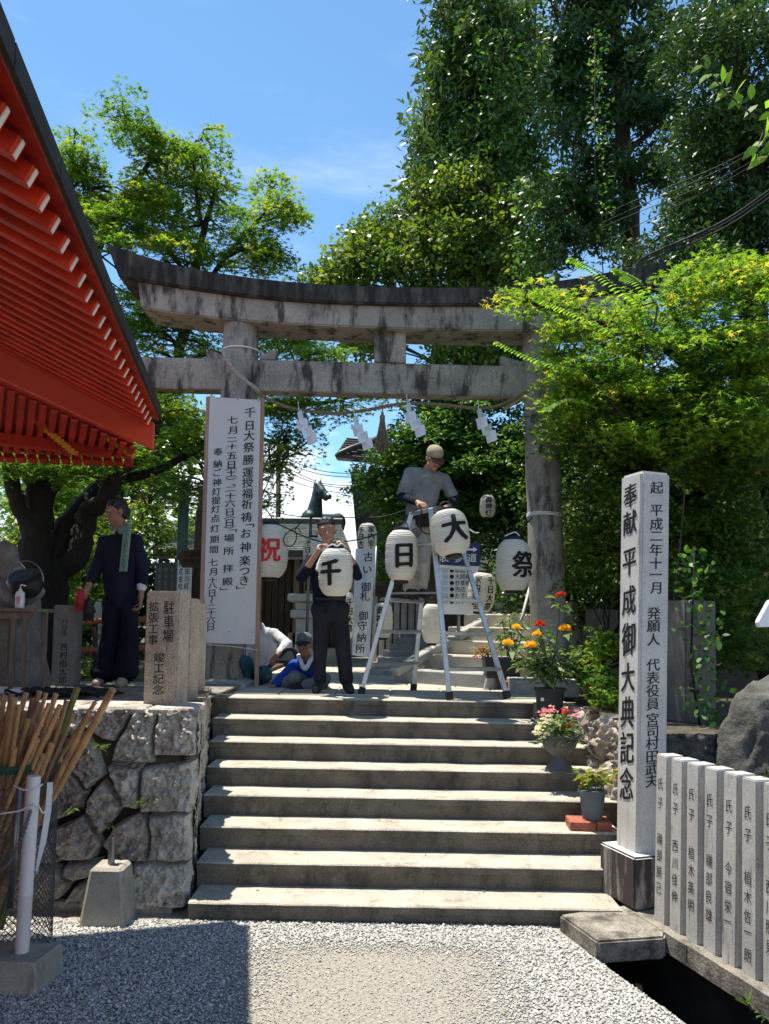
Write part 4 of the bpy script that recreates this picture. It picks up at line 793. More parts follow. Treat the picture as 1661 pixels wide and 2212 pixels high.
as_ = thing('arrow_sign', at(420, 1210, 9.2), 'dark brown wooden arrow sign pointing left, beside the long banner', 'sign')
MB().prism([at(x, y, 9.2) for x, y in ((382, 1205), (392, 1188), (452, 1188), (452, 1226), (394, 1226))], (0, .04, 0)).build('board', mat('brown_board', (.09, .055, .035), .8, .3, 6), as_, .005)
lettering('writing', [(c, 402+i*13, -1190, 12, 14) for i, c in enumerate('交通安')]+[(c, 402+i*13, -1206, 12, 14) for i, c in enumerate('祈祷受付')], lambda u, v, l: at(u, -v-4 if False else -v, 9.195-l), INK, as_)
MB().bar(at(433, 1226, 9.24), at(430, 1470, 9.24), .08, .08, (0, 1, 0)).build('post', WOODD, as_)
ib = thing('notice_slab', at(372, 1300, 10.9), 'dark engraved information slab behind the man in navy', 'notice slab')
MB().box((at(372, 1260, 10.9).x, 10.95, (at(372, 1215, 10.9).z+ZL)/2), (.5, .1, at(372, 1215, 10.9).z-ZL)).build('slab', mat('dark_slate', (.06, .065, .065), .5, .2), ib, .02)
lettering('writing', [('奉納者芳名', -.18+.09*i, at(372, 1225, 10.9).z, .06, .09) for i in range(5)], lambda u, v, l: (at(372, 1260, 10.9).x+u, 10.895-l, v), mat('grey_engraving', (.2, .2, .2), .8), ib, off=0)
# stone lantern behind the standing man
sl = thing('stone_lantern', at(655, 1450, 10.8), 'white painted stone lantern just left of the standing man', 'lantern stand'); q = at(655, 1400, 10.8); WST = mat('pale_stone', (.55, .54, .5), .85, .15, 5, speck=.2)
zz = lambda y: at(655, y, 10.8).z
for nm, y0, y1, w in (('base', 1452, 1425, .34), ('shaft', 1425, 1335, .24), ('platform', 1335, 1318, .38), ('fire_box', 1318, 1300, .26), ('roof', 1300, 1284, .46)):
    MB().box((q.x+.02, 10.8, (max(zz(y0), ZP)+zz(y1))/2), (w, w, zz(y1)-max(zz(y0), ZP))).build(nm, WST, sl, .015)
o = MB().tube([at(672, 1110, 10.3), at(660, 1440, 10.3)], .02, 10).build('steel_pole', STEEL, None, 0, True); tag(o, 'thin grey steel pole in front of the white stone lantern', 'pole')
o = MB().tube([at(1146, 1262, 9.0), at(1098, 1450, 8.9)], .016, 8).build('white_rod', mat('rod_white', (.6, .6, .58), .5), None, 0, True); tag(o, 'thin white rod leaning against the right gate pillar below the lantern', 'rod')
hs = thing('folding_chair', at(615, 1480, 8.5), 'curved dark chair back beside the crouching man in the pale shirt', 'chair'); MB().tube(smooth([at(574, 1448, 8.5), at(598, 1425, 8.45), at(618, 1404, 8.4), at(632, 1403, 8.4), at(640, 1418, 8.4), at(641, 1450, 8.4), at(641, 1484, 8.4)], 6), .026, 10).build('back_tube', CORD, hs, 0, True); MB().tube(smooth([at(574, 1448, 8.5), at(570, 1470, 8.6), at(568, 1486, 8.6)], 4), .02, 8).build('rear_leg', CORD, hs, 0, True)
# ================= pots and flowers
def pot(name, c, prof, m, label, cat='flower pot', parts=(), group=None):
    e = thing(name, c, label, cat, group); MB().lathe(prof, c, 36).build('pot', m, e, 0, True, auto=35)
    r, z = prof[-1]; MB().lathe([(1e-3, z-.03), (r*.93, z-.03)], c, 24, cap=False).build('soil', SOIL, e); return e
def leaf_fan(Ps, Ds, Ns, L, wr, droop=.15):    # elongated leaves from base points, 6-vertex blades
    t = np.array([[0, 0, 0], [.35, .5, .04], [.7, .38, -.02], [1, 0, -droop], [.7, -.38, -.02], [.35, -.5, .04]])
    Ps, Ds, Ns = map(np.asarray, (Ps, Ds, Ns)); Ds = Ds/np.linalg.norm(Ds, axis=1, keepdims=True); S = np.cross(Ds, Ns); S /= np.linalg.norm(S, axis=1, keepdims=True)+1e-9; N2 = np.cross(S, Ds)
    L = np.asarray(L)[:, None, None]; V = Ps[:, None]+L*(t[None, :, :1]*Ds[:, None]+t[None, :, 1:2]*wr*S[:, None]+t[None, :, 2:]*N2[:, None]); n = len(Ps)
    return V.reshape(-1, 3), np.arange(n*6).reshape(n, 6)
def foliage(name, Ps, Ds, Ns, L, wr, m, parent, rnd=None, droop=.15):
    V, Fc = leaf_fan(Ps, Ds, Ns, L, wr, droop); return npmesh(name, V, Fc, m, parent, RNG.random(len(Fc)) if rnd is None else rnd)
def bloom(c, r, m, parent, n=70, name='flower', flat=.6):
    Q = RNG.normal(size=(n, 3)); Q[:, 2] = np.abs(Q[:, 2])*.8-.1; Q /= np.linalg.norm(Q, axis=1, keepdims=True); N = np.cross(Q, RNG.normal(size=(n, 3)))
    return foliage(name, np.array(c)+Q*r*.35*np.array([1, 1, flat]), Q, N, np.full(n, r*.75), .55, m, parent)
def plant(e, base, tips, leaf_n, leaf_len, mleaf=LEAFP, sr=.006, wr=.42):
    st_ = MB(); Ps, Ds, Ns, L = [], [], [], []
    for tip in tips:
        tip = Vector(tip); b = Vector(base)+Vector((random.uniform(-.05, .05), random.uniform(-.05, .05), 0)); mid = b.lerp(tip, .5)+Vector((random.uniform(-.04, .04), random.uniform(-.04, .04), .05)); pts = smooth([b, mid, tip], 8); st_.tube(pts, sr, 5)
        for _ in range(leaf_n):
            k = random.uniform(.25, 1) ; p = pts[min(len(pts)-1, int(k*(len(pts)-1)))]; a = random.uniform(0, 6.28); d = Vector((math.cos(a), math.sin(a), random.uniform(-.5, .5))); q = p+d*random.uniform(.0, .09); Ps.append(q[:]); Ds.append(d[:]); Ns.append((random.gauss(0, .4), random.gauss(0, .4), 1)); L.append(leaf_len*random.uniform(.6, 1.25))
    st_.build('stems', STEM, e); foliage('leaves', Ps, Ds, Ns, L, wr, mleaf, e, droop=.3)
c = onz(1186, 1560, .11+6*R_); c = Vector((at(1186, 1552, 6.95).x, 6.93, .11+6*R_))
e = pot('flower_pot', c, [(.10, 0), (.118, .16), (.13, .27), (.142, .27), (.142, .295), (.132, .297)], PLAST, 'big black plastic pot with tall yellow and dark red flowers before the right gate pillar')
SAU = MB().lathe([(.12, .0), (.155, .0), (.17, .022), (.165, .024), (.15, .008)], c+Vector((0, 0, -.006)), 32); SAU.build('saucer', PLASG, e, 0, True)
MB().box(c+Vector((-.085, -.098, .2)), (.028, .004, .028), Matrix.Rotation(R(-35), 3, 'Z')).build('price_tag', SIGNW, e)
def fp(x, y, Y=6.93): return at(x, y, Y)
fl_ = [(1211, 1286, PETR, .045, 6.93), (1166, 1350, PETR, .05, 6.85), (1220, 1359, PETY, .055, 6.85), (1160, 1371, PETY, .042, 6.8), (1146, 1395, PETY, .056, 6.75), (1097, 1390, PETY, .05, 6.8), (1115, 1356, PETY, .042, 6.95)]
plant(e, c+Vector((0, 0, .28)), [fp(x, y+4, Y) for x, y, m, r, Y in fl_], 22, .10)
plant(e, c+Vector((0, 0, .28)), [fp(x, y, 6.93) for x, y in ((1130, 1440), (1235, 1420), (1250, 1400), (1120, 1420), (1205, 1400), (1180, 1420), (1235, 1450), (1150, 1440))], 18, .095)
for x, y, m, r, Y in fl_: bloom(fp(x, y, Y), r, m, e, 90)
# urn of pink and white flowers
zu = .11+4*R_; c = Vector((at(1208, 1650, 6.2).x, 6.2, zu))
e = pot('flower_urn', c, [(.112, 0), (.112, .012), (.085, .05), (.058, .09), (.05, .115), (.075, .135), (.118, .17), (.14, .22), (.146, .262), (.16, .265), (.16, .285), (.146, .287)], PLASG, 'dark grey pedestal urn filled with pink, white and red flowers on the steps', 'flower urn')
Ps, Ds, Ns = [], [], []
for _ in range(420):
    a, r_, z = random.uniform(0, 6.28), random.uniform(0, .17)**1, random.uniform(.26, .44); Ps.append((c.x+r_*math.cos(a), c.y+r_*math.sin(a), zu+z-r_*.35)); Ds.append((math.cos(a), math.sin(a), random.uniform(-.4, .6))); Ns.append((random.gauss(0, .4), random.gauss(0, .4), 1))
foliage('leaves', Ps, Ds, Ns, RNG.uniform(.03, .06, 420), .5, LEAFP, e)
for x, y, m, n in ((1172, 1540, PETP, 5), (1187, 1530, PETP, 5), (1195, 1543, PETP, 4), (1240, 1540, PETP, 6), (1222, 1538, PETR, 6), (1228, 1568, PETR, 3), (1165, 1570, PETW, 8), (1178, 1560, PETW, 7), (1160, 1582, PETW, 5), (1178, 1590, PETW, 3), (1212, 1560, PETW, 3), (1192, 1552, PETW, 4)):
    for _ in range(n): bloom(at(x+random.uniform(-9, 9), y+random.uniform(-8, 8), 6.12+random.uniform(-.06, .06)), .026, m, e, 14, flat=.4)
# bricks and blue-grey pot
zb2 = .11+2*R_; yb2 = 5.55
for i, (x0, x1, l) in enumerate(((1232, 1288, 'red brick under the blue grey flower pot, left of the pair'), (1289, 1323, 'red brick seen end on under the blue grey flower pot, right of the pair'))):
    a, b = at(x0, 1790, yb2), at(x1, 1790, yb2); o = MB().box(((a.x+b.x)/2, yb2+.08-.0*i, zb2+.031), (b.x-a.x-.003, .2, .06), Matrix.Rotation(R(-4), 3, 'Z')).build('brick', BRICK, None, .004); tag(o, l, 'brick', 'bricks under the pot')
c = Vector((at(1281, 1760, 5.62).x, 5.64, zb2+.063))
e = pot('flower_pot', c, [(.068, 0), (.082, .10), (.09, .185), (.103, .186), (.103, .205), (.095, .207)], PLASB, 'blue grey plastic pot with a small yellowing plant, standing on two red bricks')
plant(e, c+Vector((0, 0, .19)), [at(x, y, 5.62) for x, y in ((1300, 1668), (1322, 1660), (1335, 1680), (1280, 1680), (1322, 1690), (1350, 1665))], 9, .075, leafmat('yellow_green_leaf', [(0, (.08, .13, .02)), (.7, (.22, .26, .05)), (1, (.38, .3, .06))], .35), .004, .7)
for x, y in ((1326, 1683), (1334, 1672)): bloom(at(x, y, 5.58), .028, leafmat('orange_petal', [(0, (.6, .13, .03)), (1, (.7, .3, .05))], .3), e, 16)
# planter and red flowers behind
pa, pb_ = at(1045, 1490, 8.35), at(1128, 1490, 8.35); e = thing('planter_box', Vector(((pa.x+pb_.x)/2, 8.4, 1.45)), 'black planter box with red flowers behind the right leg of the ladder', 'planter')
MB().hexa([Vector((x, y, z)) for z, g in ((at(1080, 1465, 8.35).z, .03), (at(1080, 1420, 8.35).z, 0)) for x, y in ((pa.x+g, 8.3+g), (pb_.x-g, 8.3+g), (pb_.x-g, 8.6-g), (pa.x+g, 8.6-g))]).build('box', PLAST, e, .006)
plant(e, Vector((at(1050, 1420, 8.4).x, 8.4, at(1050, 1420, 8.4).z)), [at(x, y, 8.4) for x, y in ((1030, 1412), (1042, 1402), (1050, 1410), (1060, 1404))], 20, .06)
for x, y in ((1030, 1412), (1036, 1405), (1043, 1402), (1048, 1411), (1040, 1418), (1056, 1405), (1061, 1398), (1027, 1420)): bloom(at(x, y, 8.33), .03, PETR, e, 20)
plant(e, Vector((at(1105, 1420, 8.45).x, 8.45, at(1105, 1420, 8.45).z)), [at(x, y, 8.45) for x, y in ((1085, 1340), (1100, 1330), (1112, 1350), (1125, 1360), (1078, 1370), (1130, 1330))], 26, .1, wr=.25)
for x in (1052, 1118): MB().tube([at(x, 1465, 8.35), Vector((*at(x-6, 1490, 8.35)[:2], ZP))], .012, 6).build('leg', WCORD if x < 1100 else CORD, e)
a = at(1158, 1478, 8.1); o = MB().box((at(1105, 1478, 8.2).x, 8.2, ZP+.06), (.2, .1, .1)).build('brick', BRICK, None, .004); tag(o, 'dark red brick on the court behind the right foot of the ladder', 'brick')
# ================= lower left: bamboo in a wire basket, plastic pole, footing
bk = thing('wire_basket', (at(20, 1900, 4.35).x, 4.35, 0), 'round basket of chain link wire with a green rim holding the bamboo', 'basket')
bc_ = Vector((at(12, 1800, 4.35).x, 4.37, 0)); BR = (at(116, 1662, 4.35).x-bc_.x); zr_ = at(60, 1662, 4.15).z
mb = MB()
for k in range(46):
    for s in (1, -1): mb.tube([bc_+Vector((BR*math.cos(q), BR*math.sin(q), .05+(zr_-.05)*t)) for t in np.linspace(0, 1, 26) for q in [2*math.pi*k/46+s*t*3.6+.12*(((int(t*25)) % 2))*0]], .0022, 4, False)
mb.build('wire_mesh', WIRE, bk)
mb = MB(); mb.tube([bc_+Vector((BR*math.cos(q), BR*math.sin(q), zr_)) for q in np.linspace(0, 6.2832, 49)], .011, 8)
for k in range(80): q = k*.0785; p = bc_+Vector((BR*math.cos(q), BR*math.sin(q), zr_)); mb.tube([p+Vector((0, 0, .014)), p+Vector((0, 0, -.03))], .009, 5)
mb.build('rim', mat('green_rim', (.03, .085, .06), .6, .2), bk)
tops = [(75, 140, 1), (28, 150, 0), (165, 130, 0), (205, 168, 1), (290, 133, 0), (352, 137, 0), (488, 100, 2), (455, 270, 0), (708, 108, 0), (405, 400, 1), (325, 455, 0), (250, 190, 1), (120, 210, 0), (235, 330, 1), (10, 230, 1), (60, 300, 0), (300, 310, 1), (180, 300, 0), (130, 400, 1), (30, 420, 0), (360, 300, 1), (-40, 160, 0), (-80, 220, 1), (-60, 120, 0), (600, 190, 0), (540, 300, 1), (250, 120, 0), (420, 180, 1), (90, 170, 0), (500, 420, 0), (560, 250, 0), (150, 250, 1), (380, 210, 0), (230, 420, 0), (310, 200, 0), (270, 520, 1), (90, 480, 0)]
desc = ['thick tan bamboo pole reaching farthest right over the stone wall']
for k, (zx_, zy_, kind) in enumerate(tops):
    x, y = zx(zx_, zy_); Yt = 4.3+random.uniform(-.2, .2); top = at(x, y, Yt)
    bx, by = 12+(x-60)*.28+random.uniform(-12, 12), 1668
    md = at(max(-110, min(112, x-(122 if zx_ == 708 else 58)+random.uniform(-8, 8))), 1660, 4.3+random.uniform(-.18, .12)); d = (top-md).normalized(); d.z = max(d.z, .35); b = md-d*((md.z-.06)/d.z)*.86
    off = Vector((b.x-bc_.x, b.y-bc_.y, 0))
    if off.length > BR*.85: b = Vector((bc_.x, bc_.y, b.z))+off.normalized()*BR*.85
    r0 = random.uniform(.013, .021) if zx_ != 708 else .021; pts, rr = [], []; L = (top-b).length; n = max(4, int(L/.17))
    for i in range(n+1):
        for s, q in ((-.016, 1), (-.006, 1.16), (.004, .96), (.012, 1.1), (.02, 1)):
            t = (i*L/n+s)/L+.02*random.uniform(-.2, .2)
            if 0 <= t <= 1: pts.append((t, r0*q*(1-.12*t)))
    pts = sorted(set(pts+[(0, r0), (1, r0*.9)])); bend = Vector((random.uniform(-.02, .02), random.uniform(-.02, .02), 0))
    o = MB().tube([b.lerp(top, t)+bend*math.sin(t*3.1) for t, _ in pts], [r_ for _, r_ in pts], 10).build('bamboo_pole', [BAMB, BAMB2, BAMG][kind], None, 0, True, auto=50)
    tag(o, 'green bamboo pole standing among the tan ones in the wire basket' if kind == 2 else ('thick tan bamboo pole reaching farthest right over the stone wall' if zx_ == 708 else 'tan or brown cut bamboo pole in the wire basket at the lower left'), 'bamboo pole', 'cut bamboo poles in the wire basket')
pv_ = thing('plastic_pole', (at(50, 2060, 4.0).x, 4.0, .0), 'white plastic pole set in a concrete block at the lower left', 'pole')
a, b = at(46, 2062, 4.0), at(73, 1676, 4.0); MB().tube([a+Vector((0, 0, -.05)), a.lerp(b, .33), a.lerp(b, .335), a.lerp(b, .338), a.lerp(b, .345), a.lerp(b, .58), a.lerp(b, .583), a.lerp(b, .588), a.lerp(b, .59), b+Vector((0, 0, -.006)), b], [.0345, .0345, .0365, .0365, .034, .034, .0365, .0365, .0335, .034, .031], 28).build('pole', PVC, pv_, 0, True, auto=35)
q0, q1 = onz(-60, 2118, .0), onz(92, 2110, 0.); zt = at(0, 2050, 4.0).z
xr_ = at(88, 2085, 3.9).x
MB().hexa([Vector((x, y, z)) for z, g in ((-.02, 0), (.155, .014)) for x, y in ((xr_-.36+g, 3.86+g), (xr_-g, 3.86+g), (xr_+.03-g, 4.13-g), (xr_-.34+g, 4.13-g))]).build('concrete_block', FOOTC, pv_, .008)
MB().tube([at(42, 1700, 4.08), at(22, 1960, 4.08)], .017, 12).build('steel_pipe', STEEL, pv_, 0, True)
ch = MB(); cp = smooth([at(66, 1750, 3.96), at(50, 1800, 3.96), at(28, 1850, 3.97), at(0, 1880, 3.98), at(-40, 1890, 4)], 12)
for i in range(len(cp)-1):
    d = cp[i+1]-cp[i]; s = Vector((0, 1, 0)).cross(d).normalized() if i % 2 else Vector((0, 1, 0)); m_ = (cp[i]+cp[i+1])/2
    ch.tube([m_+d*.75*math.cos(q)+s*.009*math.sin(q) for q in np.linspace(0, 6.283, 13)], .0028, 5, False)
o = ch.build('chain', STEEL, None, 0, True); tag(o, 'grey steel chain hanging on the white plastic pole', 'chain')
cord([(0, 1758, 3.97), (40, 1752, 3.96), (58, 1744, 3.955), (74, 1738, 3.955), (84, 1742, 3.98)], .005, WCORD, 'white string round the middle of the white plastic pole')
cord([(30, 1697, 3.99), (50, 1706, 3.955), (74, 1706, 3.955), (92, 1694, 3.99)], .004, WCORD, 'white string knotted near the top of the white plastic pole')
cord([(84, 1742, 3.97), (92, 1756, 3.98), (98, 1752, 4.0)], .004, WCORD, 'short white string end on the right of the white plastic pole')
sp = MB(); P5 = [(102, 1690, 114, 1690), (98, 1750, 110, 1752), (88, 1810, 100, 1814), (76, 1880, 80, 1884)]
for (a0, b0, c0, d0), (a1, b1, c1, d1) in zip(P5, P5[1:]): sp.prism([at(a0, b0, 4.05), at(c0, d0, 4.05), at(c1, d1, 4.05), at(a1, b1, 4.05)], (0, .003, 0))
tag(sp.build('white_strap', SIGNW), 'loose white plastic strap hanging from the rim of the wire basket', 'strap')
fa = Vector((at(236, 1983, 4.86).x, 4.86, 0)); ft = thing('pole_footing', fa, 'tapered concrete footing with a cut steel pipe, before the stone wall', 'footing')
wB, wT, hT = .145, .098, .335
MB().hexa([fa+Vector((x*w, y*w, z)) for w, z in ((wB, -.03), (wT, hT)) for x, y in ((-1, -1), (1, -1), (1, 1), (-1, 1))]).build('block', FOOTC, ft, .018, seg=1)
MB().lathe([(.021, hT-.02), (.021, hT+.165), (.017, hT+.165), (.017, hT+.1)], fa, 20).build('steel_pipe', STEEL, ft, 0, True, auto=40)
# kerb strip and gutter at the wall foot
o = MB().box((-2.35, 4.98, .02), (2.1, .07, .09)).build('gutter_kerb', KERB, None, .01); tag(o, 'low dark gutter kerb at the foot of the rough stone wall', 'kerb')
# small ferns on the wall and grasses
def tuft(x, y, Y, n, L, label, m=None, up=.6, z=None):
    c_ = at(x, y, Y) if z is None else onz(x, y, z); Ps = np.tile(np.array(c_), (n, 1)); A = RNG.uniform(0, 6.28, n); D = np.column_stack([np.cos(A), np.sin(A)*.6-.35, RNG.uniform(-.3, 1, n)*up+.1])
    o = foliage('grass_tuft', Ps+RNG.normal(0, .008, (n, 3)), D, RNG.normal(size=(n, 3))*.3+[0, 0, 1], RNG.uniform(.5, 1, n)*L, .16, m or LEAFP, None, None, .35); tag(o, label, 'weed', 'weeds in the stone walls and the ditch')
WEED = leafmat('weed_leaf', [(0, (.04, .09, .02)), (1, (.11, .17, .04))], .4)
tuft(217, 1616, 4.98, 40, .06, 'pale green fern tuft high in the joints of the rough wall', WEED); tuft(160, 1750, 4.98, 30, .055, 'dark grassy tuft low in the joints of the rough wall, farthest left', WEED)
tuft(304, 1734, 4.98, 24, .042, 'small fern tuft in the rough wall left of the steps, halfway up', WEED); tuft(240, 1783, 5.0, 14, .05, 'tiny weed in the rough wall just above the cut steel pipe', WEED)
tuft(1622, 2178, 3.75, 7, .12, 'thin grass sprouting from the open ditch, larger clump', WEED, 1.2); tuft(1648, 2200, 3.7, 7, .06, 'small weed in the open ditch at the lower right', WEED, 1.)
tuft(1650, 1690, 4.7, 22, .10, 'weed on the boulders behind the stake fence', WEED)
# ================= left terrace: rails, statue, table, bottle, cables
ra_ = thing('bamboo_rail', at(200, 1400, 8.4), 'low fence of two brown bamboo rails behind the man in navy', 'fence')
for y0, y1 in ((1345, 1338), (1408, 1400)): MB().tube([at(95, y0, 8.4), at(330, y1, 8.4)], .035, 12).build('rail', mat('rail_brown', (.27, .10, .035), .55, .25, 5, stretch=(1, 6, 6)), ra_, 0, True)
for x in (98, 158, 205, 325): MB().tube([at(x, 1335, 8.43), at(x, 1452, 8.43)], .03, 10).build('post', WOODD, ra_, 0, True)
def remesh(name, mb, m, parent, vox=.008, it=4, amp=0, fs=9., seed=0, fac=.5, zcut=None):
    me = bpy.data.meshes.new(name); me.from_pydata(mb.v, [], mb.f); o = bpy.data.objects.new('tmp', me); COL.objects.link(o)
    r_ = o.modifiers.new('r', 'REMESH'); r_.mode = 'VOXEL'; r_.voxel_size = vox; s = o.modifiers.new('s', 'SMOOTH'); s.iterations = it; s.factor = fac
    bpy.context.view_layer.update(); m2 = bpy.data.meshes.new_from_object(o.evaluated_get(bpy.context.evaluated_depsgraph_get())); m2.name = name
    bpy.data.objects.remove(o); bpy.data.meshes.remove(me)
    if amp:
        n = len(m2.vertices); co = np.empty(n*3, np.float32); no = np.empty(n*3, np.float32); m2.vertices.foreach_get('co', co); m2.vertices.foreach_get('normal', no); co = co.reshape(-1, 3); no = no.reshape(-1, 3)
        w = fbm(co*np.array([fs, fs, fs*.6])+seed, 3); w = np.sign(w)*np.abs(w)**.8; co = co+no*(w*amp)[:, None]; m2.vertices.foreach_set('co', co.ravel().astype(np.float32)); m2.update()
    m2.materials.clear(); return link(name, m2, m, parent, True)
SY = 6.9; sp_ = lambda x, y, d=0: at(x, y, SY+d)
sx_ = thing('stone_statue', sp_(30, 1480), 'worn grey stone figure holding a round vessel, at the left edge', 'statue')
mb = MB(); mb.cap(sp_(25, 1300), sp_(22, 1475), .24, .28); mb.cap(sp_(15, 1245), sp_(25, 1330), .17, .22); mb.ell(sp_(8, 1205, -.05), (.125, .13, .15)); mb.ell(sp_(30, 1212, -.08), (.05, .06, .05)); mb.cap(sp_(8, 1182), sp_(-6, 1176), .06, .05)
mb.cap(sp_(36, 1255, -.05), sp_(58, 1290, -.18), .09, .075); mb.cap(sp_(58, 1290, -.18), sp_(84, 1278, -.22), .07, .05); mb.cap(sp_(4, 1262, -.1), sp_(32, 1300, -.28), .09, .06); mb.cap(sp_(60, 1400), sp_(70, 1478), .13, .16); mb.cap(sp_(-10, 1400), sp_(-15, 1478), .14, .17); mb.cap(sp_(70, 1330), sp_(78, 1390), .05, .03)
remesh('figure', mb, mat('statue_granite', (.22, .22, .205), .9, .3, 6, speck=.6, bump=.3, stain=(.09, .09, .08), st_lo=.52, st_hi=.7), sx_, .014, 4, .008, 6)
mb = MB(); mb.lathe([(.02, -.14), (.10, -.12), (.145, -.05), (.15, .02), (.13, .05), (.02, .03)], sp_(55, 1255, -.32), 24, Matrix.Rotation(R(35), 3, 'X')); mb.build('vessel', mat('vessel_black', (.02, .02, .022), .4), sx_, 0, True)
MB().tube([sp_(55, 1255, -.36)+Vector((.15*math.cos(q), 0, .17*math.sin(q))) for q in np.linspace(0, 3.14, 16)], .006, 6).build('vessel_handle', STEEL, sx_)
tb = thing('wooden_table', at(35, 1480, 6.4), 'small dark wooden table at the left edge, before the stone statue', 'table'); ta, tb2 = at(-60, 1316, 6.4), at(86, 1318, 6.4)
MB().box(((ta.x+tb2.x)/2, 6.5, ta.z), (tb2.x-ta.x, .34, .03)).build('tabletop', WOODG, tb, .004)
for x in (6, 36, 62, 80): p = at(x, 1320, 6.4); MB().bar((p.x, 6.36+.2*(x in (6, 80)), ZL), (p.x, 6.36+.2*(x in (6, 80)), p.z-.01), .035, .035).build('leg', WOODG, tb)
MB().bar((ta.x, 6.36, ta.z-.05), (tb2.x-.02, 6.36, ta.z-.05), .03, .05).build('apron', WOODG, tb)
b0 = Vector((at(40, 1312, 6.4).x, 6.42, ta.z+.016)); bt = thing('pump_bottle', b0, 'white hand sanitizer pump bottle on the wooden table at the left edge', 'bottle')
MB().lathe([(.034, 0), (.036, .01), (.036, .12), (.03, .135), (.014, .145), (.014, .16)], b0, 20).build('bottle', mat('bottle_white', (.7, .68, .7), .35), bt, 0, True, auto=40)
MB().tube([b0+Vector((0, 0, .15)), b0+Vector((0, 0, .19)), b0+Vector((.012, 0, .195)), b0+Vector((.045, 0, .185))], .006, 8).build('pump', mat('pump_white', (.8, .8, .8), .4), bt, 0, True)
MB().box(b0+Vector((0, -.0365, .065)), (.035, .002, .06)).build('paper_label', mat('pink_label', (.62, .33, .38), .6), bt)
mb = MB()
for k in range(16):
    cx_ = at(random.uniform(70, 175), 1490, 6.2); c_ = Vector((cx_.x, 6.15+random.uniform(-.15, .2), ZL+.03)); rr = random.uniform(.08, .16)
    mb.tube([c_+Vector((rr*1.3*math.cos(q+k), rr*.6*math.sin(q+k), .02*math.sin(q*3+k)+.02)) for q in np.linspace(0, 5.8, 22)], .011, 6)
tag(mb.build('cable_coil', CORD, None, 0, True), 'heap of coiled black cable on the terrace left of the man in navy', 'cable')
for k, (x, m, l) in enumerate(((8, WCORD, 'white coiled cord at the far left on the terrace'), (205, CORD, 'thin cable lying on the terrace at the feet of the man in navy'))):
    mb = MB(); c_ = Vector((at(x, 1490, 6.3).x, 6.25, ZL+.03))
    for q0 in range(3): mb.tube([c_+Vector((.25*math.cos(q)*(1-.15*q0), .12*math.sin(q), .012+.01*q0)) for q in np.linspace(0, 6.2, 26)], .008, 6)
    tag(mb.build('cable_loop', m, None, 0, True), l, 'cable')
wbx = thing('white_box_sign', at(1650, 1340, 3.2), 'corner of a white metal board jutting in at the right edge', 'sign'); MB().prism([at(x, y, 3.2) for x, y in ((1637, 1343), (1663, 1296), (1720, 1290), (1720, 1352), (1640, 1355))], (0, .03, 0)).build('board', SIGNW, wbx, .004); MB().bar(at(1700, 1350, 3.22), Vector((at(1700, 1350, 3.22).x, 3.22, .05)), .05, .05).build('post', STEEL, wbx)
